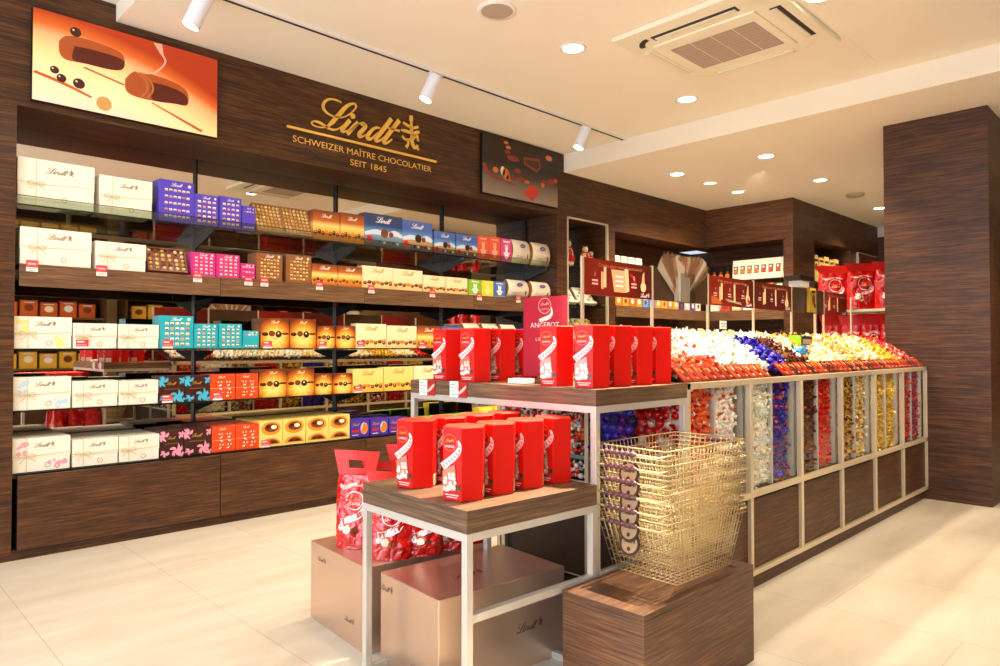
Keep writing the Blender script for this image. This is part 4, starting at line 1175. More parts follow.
# chocolate bars leaning along the front edge
BARC = [(170, 34, 20), (184, 48, 24), (130, 24, 16), (190, 66, 30), (92, 20, 16), (156, 30, 24), (66, 26, 18)]
STR = [(240, 190, 120), (236, 150, 60), (90, 110, 170), (240, 220, 190), (226, 120, 40), (240, 200, 70)]
bars = []
for v in range(7):
    bm = mat(f'bar_wrap_{v}', BARC[v], .32); sm = mat(f'bar_stripe_{v % 6}', STR[v % 6], .35)
    m = MB(); m.box(-.035, .035, 0, .009, 0, .098, bm)
    m.rect(.008, .02, .01, .08, sm, face(0, -.0004, 0)); m.rect(-.024, -.004, .066, .086, GOLDINK, face(0, -.0004, 0)); m.disc(.014, .04, .012, CHOCO, face(0, -.0008, 0), 0, 8, .016)
    bars.append(m)
nb = 46
BN = {}
for i in range(nb):
    v = rr.choice([0, 1, 2, 3, 5, 0, 1, 4, 6])
    if i in (11, 12):
        continue
    x = IX0 + .055 + i * (L - .09) / (nb - 1)
    if v not in BN:
        o = bars[v].build('chocolate_bar', None, (x, YC + .022, TOPZ + .006), bevel=.0015, rot=(R(-46), 0, 0))
        BN[v] = o
    else:
        o = BN[v].copy(); C.objects.link(o); o.location = (x, YC + .022, TOPZ + .006)
    near = i < nb / 2
    tag(o, f'flat wrapped chocolate bar leaning along the island edge, {ORD[i] if 0 < i < 20 else ""}'.rstrip(', ') + (' from the red cartons' if 0 < i < 20 else ' right beside the red cartons' if i == 0 else f', {ORD[nb - 1 - i]} from the dark pillar' if 0 < nb - 1 - i < 20 else ' touching the dark pillar' if i == nb - 1 else f', {["one", "two", "three", "four", "five", "six", "seven"][i - 20]} past the twentieth from the cartons'), 'chocolate bar', 'bars along the island edge')

# ---- sign row
t0 = []
SP = [2.80 + .632 * k for k in range(7)]
YS = 2.25
for i, x in enumerate(SP):
    o = MB()
    o.box(-.009, .009, -.006, .006, 1.09, 1.715 if i < 6 else 1.69, CHAMP)
    tag(o.build('sign_post', None, (x, YS, 0), bevel=.001), f'slim steel post carrying the sign boards above the island, {ORD[i] if i else "nearest"}' + (' counted from the red cartons' if i else ' to the red cartons'), 'post', 'posts of the sign row')
SIGNM = gradmat('sign_print', [(0, (128, 34, 18)), (.5, (116, 26, 16)), (1, (74, 18, 14))], 0, .3)
SIGND = mat('sign_dark_print', (84, 22, 14), .3)
BOARD = mat('sign_board_wood', (64, 42, 28), .4)


def pack(mb, F, x, y, s, kind):
    if kind == 'tall':
        mb.rect(x - .02 * s, x + .005 * s, y - .06 * s, y + .04 * s, mat('pack_peach', (226, 178, 130), .4), F, .001)
        mb.rect(x + .005 * s, x + .03 * s, y - .05 * s, y + .07 * s, mat('pack_cream', (238, 206, 156), .4), F, .0012)
    elif kind == 'slim':
        mb.rect(x - .012 * s, x + .014 * s, y - .06 * s, y + .07 * s, mat('pack_cream', (238, 206, 156), .4), F, .001)
    elif kind == 'wide':
        mb.poly([(x - .08, y + .06), (x + .06, y + .06), (x + .05, y - .06), (x - .055, y - .06)], mat('pack_peach', (226, 178, 130), .4), F, .001)
        mb.poly([(x + .04, y + .07), (x + .075, y + .07), (x + .085, y - .05), (x + .05, y - .06)], mat('pack_cream', (238, 206, 156), .4), F, .0012)
        for q in range(3):
            mb.rect(x - .045, x + .03, y - .03 + q * .025, y - .02 + q * .025, WHITEINK, F, .0014)
    else:
        mb.disc(x, y - .03 * s, .035 * s, mat('pack_cream', (238, 206, 156), .4), F, .001, 12)
        mb.poly([(x - .02 * s, y), (x - .008 * s, y + .06 * s), (x + .012 * s, y + .08 * s), (x + .016 * s, y)], mat('pack_peach', (226, 178, 130), .4), F, .0012)
    

for i in range(6):
    a, c = SP[i] + .01, SP[i + 1] - .01
    if i == 5:
        c = a + .5
    W = c - a
    wooden = i in (1, 4)
    lab = ['red brown sign board reading Create your own Assortment', 'plain brown wooden sign board holding the clear cone bags', 'red brown sign board with three packs and a chocolate swirl', 'dark red brown sign board with three cream packs', 'plain brown sign board holding a yellow bag', 'red brown sign board partly behind the red bags'][i]
    t = thing('sign_board', lab, 'sign', ((a + c) / 2, YS, 1.52), 0, 'sign boards above the island')
    m = MB(); m.box(-W / 2, W / 2, -.006, .006, 0, .19, BOARD if wooden else (SIGNM if i != 3 else SIGND)); pn = m.build('panel', t)
    F = face(0, -.0062, 0)
    if wooden:
        m = MB()
        m.box(-.075, .08, -.05, -.047, -.005, .17, ACRYL); m.box(-.075, -.072, -.05, -.006, -.005, .17, ACRYL); m.box(.077, .08, -.05, -.006, -.005, .17, ACRYL); m.box(-.075, .08, -.05, -.006, -.005, -.002, ACRYL)
        m.build('pocket', t)
    else:
        m = MB()
        ln = ['Create your own Assortment!', '', 'Fill your own bag', 'Create your own Assortment', '', 'Create your own'][i]
        m.text(ln, .026, mat('sign_text', (206, 130, 92), .4), F @ Matrix.Translation((.01, .152, .0008)), width=min(W * .75, .4))
        if i == 0:
            pack(m, F, -.15, .09, .9, 'tall'); pack(m, F, .0, .085, 1, 'wide'); pack(m, F, .22, .09, .8, 'bag')
            m.text('1', .03, WHITEINK, F @ Matrix.Translation((-.22, .1, .001))); m.text('2', .03, WHITEINK, F @ Matrix.Translation((.13, .1, .001)))
            for x_ in (-.22, .13):
                for q in range(2):
                    m.rect(x_ - .025, x_ + .025, .055 + q * .018, .064 + q * .018, PINKINK, F, .001)
            m.ribbon([(.09, .13, .01), (.14, .1, .02), (.12, .06, .01)], REDINK, F, .0007)
        else:
            for q in range(3):
                x_ = -.19 + q * .19
                if i == 5 and q == 2:
                    continue
                m.text('123'[q], .026, WHITEINK, F @ Matrix.Translation((x_ - .035, .1, .001)))
                m.rect(x_ - .06, x_ - .015, .075, .082, PINKINK, F, .001); m.rect(x_ - .06, x_ - .015, .06, .066, PINKINK, F, .001)
                pack(m, F, x_ + .03, .085, .9, ['tall', 'slim', 'bag'][q])
            if i == 2:
                m.poly([(-.28, .01), (-.28, .06), (-.2, .05), (-.12, .01)], mat('caramel_wave', (190, 96, 48), .4), F, .0008)
                m.poly([(-.1, .05), (.12, .03), (.14, .015), (-.06, .03)], mat('silver_wave', (170, 150, 130), .4), F, .0009)
                m.poly([(.22, .07), (.25, .04), (.24, .02), (.21, .05)], REDINK, F, .0013)
        logo(m, WHITEINK, F, .09, W / 2 - .07, .02, .001)
        m.build('sign_print', pn)
# cone bags in the pocket of the second board
CELLO = glassmat('cellophane_brown', (226, 190, 150), .3, .1, .14); CELLOW = glassmat('cellophane_white', (246, 240, 226), .3, .1, .32)
m = MB()
for k in range(17):
    a = R(-58 + 116 * k / 16)
    q = -.012 - .0016 * (k % 9)
    L_ = min(.185 / math.cos(a), .27)
    d_ = Vector((math.sin(a), math.cos(a))); e_ = Vector((d_.y, -d_.x))
    b0 = Vector((.03 * math.sin(a), .075)); t1 = b0 + d_ * L_ + e_ * .045; t2 = b0 + d_ * L_ - e_ * .045; t0 = b0 + d_ * (L_ + .012)
    g = [(b0.x - .02, q, b0.y - .05), (b0.x + .02, q, b0.y - .05), (t1.x, q - .02, t1.y), (t0.x, q - .03, t0.y), (t2.x, q - .02, t2.y)]
    m.add(g, [(0, 1, 2, 3, 4)], CELLO if k % 5 else CELLOW)
m.box(-.065, .065, -.04, -.012, 0, .15, CELLOW)
m.add([(-.065, -.041, 0), (-.01, -.041, 0), (.0, -.046, .24), (-.075, -.046, .24)], [(0, 1, 2, 3)], CELLOW)
tag(m.build('cone_bag_bundle', None, ((SP[1] + SP[2]) / 2 - .03, YS, 1.52)), 'fan of clear cellophane cone bags in the pocket of the wooden sign board', 'bags')
m = MB(); m.prism([(-.06, -.02), (.06, -.02), (.055, .012), (-.055, .012)], 0, .19, mat('yellow_bag', (250, 204, 60), .35), sc=.92)
m.disc(0, .10, .03, CHOCO2, face(0, -.0205, 0), .001, 12, .045); m.disc(.02, .05, .02, CHOCO, face(0, -.0205, 0), .0014, 10); m.rect(-.04, .04, .15, .17, CHOCO, face(0, -.0205, 0), .001)
tag(m.build('paper_bag', None, ((SP[4] + SP[5]) / 2 + .0, YS - .024, 1.525)), 'yellow paper bag in the pocket on the second wooden sign', 'bag')
t = thing('cup_holder', 'dark tray of clear plastic cups on top of the wooden sign', 'tray', ((SP[4] + SP[5]) / 2 - .16, YS, 1.712))
m = MB(); m.prism([(-.12, -.06), (.12, -.06), (.12, .06), (-.12, .06)], .05, .085, BLACK, sc=1.1); m.build('lid_tray', t)
m = MB(); m.prism([(-.08, -.05), (.06, -.05), (.06, .05), (-.08, .05)], 0, .05, mat('cup_plastic', (214, 206, 196), .3)); m.build('cups', t)
# small things lying on the heaps
m = MB(); m.box(-.004, .01, -.04, .04, 0, .065, mat('lime_sleeve', (150, 206, 40), .4)); m.box(.01, .17, -.045, .045, 0, .06, mat('dark_scoop', (50, 40, 38), .35)); m.box(.02, .16, -.0456, -.045, .008, .04, mat('scoop_window', (180, 150, 130), .3))
tag(m.build('scoop_box', None, (4.62, 1.93, 1.262), bevel=.002), 'small dark box with lime green side lying on the sweets', 'box')
m = MB(); add_candies(m, [(rr.uniform(-.06, .06), rr.uniform(-.03, .03), rr.uniform(0, .03)) for k in range(14)], .02, MIX['sky'], rr)
tag(m.build('sweet_cluster', None, (4.54, 1.86, 1.205)), 'few sky blue wrapped sweets before the lime green box', 'sweets', None, 'stuff')
m = MB(); m.box(-.04, .04, -.002, .002, 0, .05, PALE); m.rect(-.03, .03, .012, .017, GREYINK, face(0, -.0025, 0)); m.rect(-.03, .03, .028, .035, GREYINK, face(0, -.0025, 0))
tag(m.build('heap_card', None, (3.98, 2.1, 1.36)), 'small white card standing on the heap between white and blue sweets', 'card')
# ------------------------------------------------------------------ display tables at the head of the island
def box_table(t, W, D, H, top, legs, mid):
    """steel box frame carrying a thick wooden slab; origin at one floor corner"""
    m = MB(); m.box(0, W, 0, D, H - top, H, TABLEWOOD); m.build('table_top', t, bevel=.0015)
    s = .027
    hh = H - top
    for (x, y) in legs:
        m = MB(); m.box(x, x + s, y, y + s, 0, hh, STEEL); m.build('leg', t, bevel=.0015)
    m = MB()
    xs, ys = (0, W - s), (0, D - s)
    for z0, z1 in ((hh - s, hh),):
        for y in ys:
            m.box(s, W - s, y, y + s, z0, z1, STEEL)
        for x in xs:
            m.box(x, x + s, s, D - s, z0, z1, STEEL)
    m.build('top_rail', t, bevel=.0015)
    for z, side in mid:
        m = MB()
        if side == 'r':
            m.box(s, W - s, 0, s, z - s, z, STEEL)
        elif side == 'l':
            m.box(s, W - s, D - s, D, z - s, z, STEEL)
        elif side == 'f':
            m.box(0, s, s, D - s, z - s, z, STEEL)
        else:
            m.box(W - s, W, s, D - s, z - s, z, STEEL)
        m.build('rail', t, bevel=.0015)


TW, TD = .664, 1.16
t = thing('display_table', 'taller wood topped steel display table with two groups of red cartons', 'table', (2.14, 1.655, 0))
box_table(t, TW, TD, 1.087, .065, ((0, 0), (0, TD - .027), (TW - .027, 0), (TW - .027, TD - .027)), ((.385, 'r'), (.027, 'f'), (.027, 'l')))
t = thing('display_table', 'lower wood topped steel display table with eight red cartons', 'table', (1.50, 1.678, 0), R(-2.5))
box_table(t, .64, .635, .725, .075, ((0, 0), (0, .608), (.613, 0), (.613, .608)), ((.388, 'r'), (.027, 'f'), (.027, 'l'), (.027, 'r')))

# ---- red hexagonal cartons
RC, HC = .078, .247


def make_carton(label, group):
    t = thing('sweet_carton', label, 'carton', (0, 0, 0), 0, group)
    P = [(RC * math.cos(R(30 + 60 * k)), RC * math.sin(R(30 + 60 * k))) for k in range(6)]
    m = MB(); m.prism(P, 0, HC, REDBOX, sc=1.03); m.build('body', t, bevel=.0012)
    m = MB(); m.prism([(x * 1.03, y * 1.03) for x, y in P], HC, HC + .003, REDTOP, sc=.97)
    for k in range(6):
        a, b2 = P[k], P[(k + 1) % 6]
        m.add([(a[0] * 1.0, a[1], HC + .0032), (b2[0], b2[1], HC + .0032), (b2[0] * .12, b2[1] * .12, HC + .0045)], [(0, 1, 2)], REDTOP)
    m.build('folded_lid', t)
    ap = RC * math.cos(R(30))
    # picture face looks towards -X ; the same picture on the opposite face
    for sgn in (0, 1):
        F = face(-(ap + .0022) if not sgn else ap + .0022, 0, 0, R(-90) if not sgn else R(90))
        F = F @ Matrix.Rotation(R(.9), 4, 'X') @ Matrix.Diagonal((1.06, 1, 1, 1))
        m = MB()
        gd = mat('carton_ring', (232, 96, 60), .35)
        m.ring(-.006, .198, .0265, .0285, gd, F, .0008, 22, R(20), R(380)); m.ring(-.006, .198, .029, .0295, gd, F, .0008, 22)
        logo(m, mat('carton_gold', (246, 170, 60), .3, .3), F, .036, -.006, .205, .001, crest=True)
        m.text('LINDOR', .0105, WHITEINK, F @ Matrix.Translation((-.006, .181, .001)), width=.038)
        m.ribbon([(.028, .206, .006), (.034, .188, .014), (.027, .168, .021), (.008, .147, .025), (-.014, .130, .026), (-.037, .112, .029)], mat('ribbon_blush', (250, 214, 210), .4), F, .0008)
        rp_ = smooth_path([(.033, .19), (.027, .166), (.008, .146), (-.014, .130), (-.036, .114)], 4)
        for q in range(1, len(rp_) - 1, 2):
            (xa_, ya_), (x, y), (xb_, yb_) = rp_[q - 1], rp_[q], rp_[q + 1]
            dl = math.hypot(xb_ - xa_, yb_ - ya_); ux, uy = (xb_ - xa_) / dl, (yb_ - ya_) / dl
            for e_ in (-1, 1):
                cx_, cy_ = x + ux * .0022 * e_, y + uy * .0022 * e_
                m.ribbon([(cx_ - uy * .0065, cy_ + ux * .0065, .002), (cx_, cy_, .0026), (cx_ + uy * .0065, cy_ - ux * .0065, .002)], REDINK, F, .0011, sub=1)
        m.ribbon([(.036, .176, .002), (.026, .152, .002), (.008, .132, .002), (-.014, .116, .002), (-.038, .096, .002)], gd, F, .0012)
        for q in range(2):
            m.rect(-.028 + .006 * q, .028 - .006 * q, .018 - q * .008, .022 - q * .008, PINKINK, F, .0008)
        m.disc(.028, .046, .009, CHOCO2, F, .0009, 10, .014); m.disc(.029, .049, .005, CHOCO, F, .0012, 8, .008)
        m.build('picture_print', t)
        m = MB()
        m.poly([(-.037, .098), (-.012, .112), (.012, .124), (.016, .1), (.016, .034), (-.03, .03), (-.037, .05)], mat('carton_window', (190, 120, 100), .12, 0, .7), F, .0008)
        r2 = random.Random(4)
        for q in range(15):
            x = -.026 + .018 * (q % 3) + r2.uniform(-.004, .004); y = .045 + .015 * (q // 3) + r2.uniform(-.003, .003)
            if y > .1 + x * .4:
                continue
            cc = [WHITEINK, CREAM, mat('praline_foil', (226, 206, 190), .2, .2), mat('praline_peach', (240, 150, 90), .3), WHITEINK, WHITEINK, CHOCO2][r2.randrange(7)]
            m.disc(x, y, r2.uniform(.006, .0095), cc, F, .001 + q * .00005, 8, r2.uniform(.005, .009))
        m.ribbon([(-.034, .04, .01), (-.02, .036, .012), (-.004, .044, .01), (.01, .052, .006)], WHITEINK, F, .0022)
        m.build('window', t)
    # barcode on the narrow faces to the right of the plain one
    for ang in (R(30), R(210)):
        F = face(math.sin(ang) * (ap + .0006), -math.cos(ang) * (ap + .0006), 0, ang)
        m = MB(); m.rect(-.028, .028, .006, .046, BARINK, F, .0003)
        for q in range(9):
            m.rect(-.02 + q * .0045, -.0185 + q * .0045, .012, .04, GREYINK, F, .0006)
        m.build('barcode_label', t)
    return t


G1, G2 = 'red cartons on the lower table', 'red cartons on the taller table'
c0 = make_carton('red hexagonal carton at the near corner of the lower table', G1)
c0.location = (1.632, 1.838, .726); c0.rotation_euler = (0, 0, R(11))
LOWC = [(1.785, 1.838, 'front row of lower table, second from its near corner'), (1.938, 1.835, 'front row of lower table, third from its near corner'), (2.091, 1.83, 'front row of lower table, touching the taller table'),
        (1.648, 2.125, 'back row of lower table, at its left corner'), (1.80, 2.122, 'back row of lower table, second'), (1.952, 2.12, 'back row of lower table, third'), (2.104, 2.116, 'back row of lower table, beside the taller table')]
for x, y, lb in LOWC:
    copy_thing(c0, (x, y, .726), R(11 + rnd.uniform(-3, 3)), 'red hexagonal carton, ' + lb, G1)
UPC = [(2.25, 1.76, 'near corner of taller table'), (2.405, 1.763, 'aisle edge of taller table, second'), (2.56, 1.763, 'aisle edge of taller table, third'), (2.712, 1.765, 'aisle edge of taller table, beside the loose sweets'),
       (2.25, 1.945, 'just in front of the red offer sign'), (2.25, 2.452, 'second from the far end of the taller table front'), (2.41, 2.445, 'taller table, behind second from far end'), (2.57, 2.44, 'taller table, two behind second from far end'), (2.255, 2.66, 'far end of the taller table front')]
for x, y, lb in UPC:
    copy_thing(c0, (x, y, 1.088), R(11 + rnd.uniform(-3, 3)), 'red hexagonal carton, ' + lb, G2)

# ---- red offer sign in an acrylic stand
t = thing('offer_sign', 'red offer sign in a clear stand among the cartons on the taller table', 'sign', (2.36, 2.11, 1.088), R(-84))
m = MB(); m.box(-.12, .12, -.004, -.001, .03, .39, mat('offer_red', (214, 30, 62), .3)); pn = m.build('panel', t)
F = face(0, -.0045, 0)
m = MB()
m.ring(0, .348, .033, .036, PINKINK, F, .0006, 24); logo(m, PINKINK, F, .048, 0, .356, .0008); m.text('LINDOR', .013, PINKINK, F @ Matrix.Translation((0, .328, .0008)), width=.046)
m.ribbon([(.036, .34, .004), (.04, .316, .012), (.026, .298, .018), (-.006, .287, .018), (-.03, .283, .012)], WHITEINK, F, .0008)
m.text('ANGEBOT', .034, WHITEINK, F @ Matrix.Translation((0, .25, .0008)), width=.16)
m.text('LINDOR', .022, PINKINK, F @ Matrix.Translation((0, .19, .0008)), width=.1)
m.build('print', pn)
m = MB(); m.box(-.12, .12, -.0065, -.005, 0, .395, ACRYL); m.box(-.12, .12, 0, .002, 0, .395, ACRYL); m.box(-.12, .12, -.10, .02, 0, .004, ACRYL); m.build('stand', t)
m = MB(); m.box(-.05, .05, -.05, .02, 0, .022, PALE); o = m.build('sample_tray', None, (2.25, 2.14, 1.089), R(-90), .003); tag(o, 'small white tray at the foot of the red offer sign', 'tray')
# ---- price cards on the edge of the taller table
for i, y in enumerate((2.705, 2.475)):
    t = thing('shelf_edge_card', ['white and red price card on the taller table edge, at its far end', 'white and red price card on the taller table edge, below the second carton'][i], 'price card', (2.139, y, 1.02), R(-90), 'price cards on the taller table')
    m = MB(); m.box(-.035, .026, -.003, 0, -.004, .07, PALE)
    for q in range(4):
        m.rect(-.027, .018 - .012 * (q % 2), .008 + q * .015, .012 + q * .015, GREYINK, face(0, -.0034, 0))
    m.build('white_half', t)
    m = MB(); m.box(.026, .085, -.003, 0, -.004, .07, mat('card_red', (176, 40, 34), .35)); m.ribbon([(.03, .015, .012), (.055, .03, .014), (.08, .05, .01)], PINKINK, face(0, -.0034, 0), 0); m.build('red_half', t)

# ---- copper gift boxes under the lower table
def copper_box(w, d, h, marks_x, marks_y):
    m = MB(); m.box(-w / 2, w / 2, -d / 2, d / 2, 0, h, COPPER)
    p = MB()
    for u, v, s in marks_x:
        logo(p, COPPERINK, face(-w / 2, 0, 0, R(-90)), s, u, v, .0008, fat=1.0)
    for u, v, s in marks_y:
        logo(p, COPPERINK, face(0, -d / 2, 0), s, u, v, .0008, fat=1.)
    logo(p, COPPERINK, Matrix.Translation((-w * .1, -d * .1, h)), .15, 0, 0, .0008, fat=1.)
    return m, p


for (cx, cy, w, d, lab, mx, my) in ((1.95, 2.655, .62, .53, 'copper gift box with red bags standing on it', [(-.15, .29, .085), (.12, .10, .085)], []),
                                    (1.92, 2.105, .62, .41, 'copper gift box under the lower display table', [(-.16, .30, .1), (.07, .06, .1)], [(.12, .16, .14)])):
    m, p = copper_box(w, d, .354, mx, my)
    o = m.build('gift_box', None, (cx, cy, 0), R(-5.3), .003)
    tag(o, lab, 'gift box', 'copper gift boxes')
    p.build('logo_print', o)

# ---- big red bags
BAGR = mat('red_bag_film', (206, 14, 14), .2, 0, .7, coat=.6)
nB, lB, bB = nodes(BAGR)
tB = nB.new('ShaderNodeTexCoord'); vB = nB.new('ShaderNodeTexVoronoi'); vB.feature = 'DISTANCE_TO_EDGE'; vB.inputs['Scale'].default_value = 17.
zB = nB.new('ShaderNodeTexNoise'); zB.inputs['Scale'].default_value = 12.; mB = nB.new('ShaderNodeMix'); mB.data_type = 'VECTOR'; mB.inputs[0].default_value = .12
lB.new(tB.outputs['Object'], zB.inputs[0]); lB.new(tB.outputs['Object'], mB.inputs[4]); lB.new(zB.outputs['Color'], mB.inputs[5]); lB.new(mB.outputs[1], vB.inputs[0])
uB = nB.new('ShaderNodeBump'); uB.inputs['Strength'].default_value = .8; uB.inputs['Distance'].default_value = .02; lB.new(vB.outputs['Distance'], uB.inputs['Height']); lB.new(uB.outputs[0], bB.inputs['Normal'])
BAGL = mat('red_bag_light', (220, 36, 28), .42, 0, .4)


def make_bag(w, h, d, seed, handle=True, lab='', cat='gift bag', group=None):
    t = thing('sweet_bag', lab, cat, (0, 0, 0), 0, group)
    r_ = random.Random(seed)
    ph = [r_.uniform(0, 6) for _ in range(8)]
    hb = h * (.74 if handle else .82)
    nx, nz = 14, 22

    def surf(u, v, s):
        # u -1..1 across, v 0..1 up ; s front -1 / back 1
        wd = w / 2 * (1.0 - .1 * math.sin(PI * min(v * 1.1, 1)) * .0 - .12 * max(0, v - .75) / .25)
        dp = d / 2 * (1 - .75 * max(0, v - .25) / .75) * (max(0., 1 - abs(u) ** 2.6)) ** .5
        wr = .006 * math.sin(u * 4 + v * 9 + ph[0]) + .005 * math.sin(u * 9 - v * 13 + ph[1]) + .004 * math.sin(v * 27 + u * 6 + ph[2]) + .004 * math.sin(u * 15 + v * 5 + ph[3] + s)
        e = max(0., 1 - abs(u) ** 4) * min(1, v * 6) * min(1, (1.05 - v) * 5)
        return (wd * u, s * (dp + .002) + s * wr * e * (1 if dp > .004 else .3), hb * v)

    m = MB()
    for s in (-1, 1):
        vs = [surf(-1 + 2 * i / nx, k / nz, s) for k in range(nz + 1) for i in range(nx + 1)]
        fs = []
        for k in range(nz):
            for i in range(nx):
                a = k * (nx + 1) + i
                f = (a, a + 1, a + nx + 2, a + nx + 1)
                fs.append(f if s < 0 else tuple(reversed(f)))
        m.add(vs, fs, BAGR, None, True)
    lo = [surf(-1 + 2 * i / nx, 0, -1) for i in range(nx + 1)]; hi = [surf(-1 + 2 * i / nx, 0, 1) for i in range(nx + 1)]
    n = nx + 1
    m.add(lo + hi, [(i + 1, i, n + i, n + i + 1) for i in range(nx)], BAGR)
    m.build('body', t)
    # flared top flap, with a punched hand hole
    fl_ = MB()
    zt = h - hb
    wb, wt = w * .44, w * .6
    y0 = .004

    def P2(u, v):
        return (u * (wb + (wt - wb) * v), .016 * math.sin(1.7 * u + ph[4]) * v + .003 * math.sin(5 * u + ph[5]) * v, hb - .004 + zt * v)
    us = [-1, -.7, -.42, -.2, 0, .2, .42, .7, 1]
    vs_ = [0, .3, .62, 1]
    for a in range(8):
        for b2 in range(3):
            if handle and b2 == 1 and 2 <= a <= 5:
                continue
            q = [P2(us[a], vs_[b2]), P2(us[a + 1], vs_[b2]), P2(us[a + 1], vs_[b2 + 1]), P2(us[a], vs_[b2 + 1])]
            fl_.add(q, [(0, 1, 2, 3)], BAGL)
            fl_.add([(x, y + .003, z) for x, y, z in q], [(3, 2, 1, 0)], BAGL)
    fl_.build('flap', t)

    def M(x, y, z):
        p = surf(max(-.97, min(.97, x / (w / 2))), max(.01, min(.99, y / hb)), -1)
        return (p[0], p[1] - .0018 - z, p[2])
    p = MB()
    k = w / .17
    p.ring(.005, hb * .66, .034 * k, .038 * k, WHITEINK, M, 0, 22)
    logo(p, ORANGE, M, .055 * k, .005, hb * .68, .001, fat=1.4)
    p.text('LINDOR', .014 * k, WHITEINK, (lambda x, y, z: M(x + .005, y + hb * .60, z + .001)), width=.05 * k)
    p.ribbon([(.045 * k, hb * .64, .006), (.046 * k, hb * .56, .02), (.03 * k, hb * .47, .026), (-.01, hb * .41, .028), (-.05 * k, hb * .37, .026)], WHITEINK, M, 0)
    for q in range(7):
        x = .034 * k - q * .013 * k; y = hb * (.5 - .018 * q)
        p.ribbon([(x - .006, y - .006, .003), (x, y + .004, .004), (x + .006, y + .004, .002)], REDINK, M, .0008)
    p.disc(-.02 * k, hb * .27, .016 * k, CREAM, M, 0, 10); p.disc(.01 * k, hb * .25, .015 * k, CHOCO2, M, .0004, 10); p.disc(-.045 * k, hb * .3, .012 * k, WHITEINK, M, 0, 9)
    p.ribbon([(-.07 * k, hb * .86, .012), (-.04 * k, hb * .83, .02), (0, hb * .88, .014), (.05 * k, hb * .84, .012)], PINKINK, M, 0)
    p.build('bag_print', t)
    return t


GB = 'red bags on the copper box'
bag0 = make_bag(.19, .43, .12, 1, True, 'tall red sweet bag with hand hole standing at the outer corner of the copper box', group=GB)
bag0.location = (1.765, 2.72, .355); bag0.rotation_euler = (0, 0, R(-54))
bagb = make_bag(.18, .37, .11, 5, True, 'red sweet bag standing right beside the lower table leg', group=GB)
bagb.location = (1.775, 2.47, .355); bagb.rotation_euler = (0, 0, R(-40))
for (x, y, rz, sx, lab, src) in ((1.91, 2.42, -30, 1.0, 'red sweet bag under the lower table, second along the copper box', bag0), (2.04, 2.41, -35, .95, 'red sweet bag under the lower table, third along the copper box', bagb), (2.17, 2.42, -30, .9, 'red sweet bag deep under the lower table, last along the copper box', bag0),
                                 (1.90, 2.70, -48, .98, 'red sweet bag with crumpled top right behind the corner bag', bagb), (2.06, 2.72, -40, .95, 'red sweet bag at the back of the copper box', bag0)):
    o = copy_thing(src, (x, y, .355), R(rz), lab, GB)
    if 'under' in lab:
        o.scale = (.92, .92, .75)

# ---- wooden box carrying the wire baskets
t = thing('basket_plinth', 'dark wooden box carrying the stack of wire shopping baskets', 'plinth', (1.93, 1.30, 0), 0)
m = MB(); m.box(0, .77, 0, .345, 0, .36, PLINTHWOOD); m.build('body', t, bevel=.002)
m = MB(); m.box(0, .77, 0, .03, .36, .38, PLINTHWOOD); m.box(0, .77, .315, .345, .36, .38, PLINTHWOOD); m.box(0, .06, .03, .315, .36, .38, PLINTHWOOD); m.box(.69, .77, .03, .315, .36, .38, PLINTHWOOD); m.box(.06, .69, .03, .315, .36, .376, PLINTHWOOD); m.build('top_board', t, bevel=.0012)

# ---- wire baskets
BL, BW, BH = .54, .325, .235          # rim size and height ; the foot is smaller
FL, FW = .375, .285


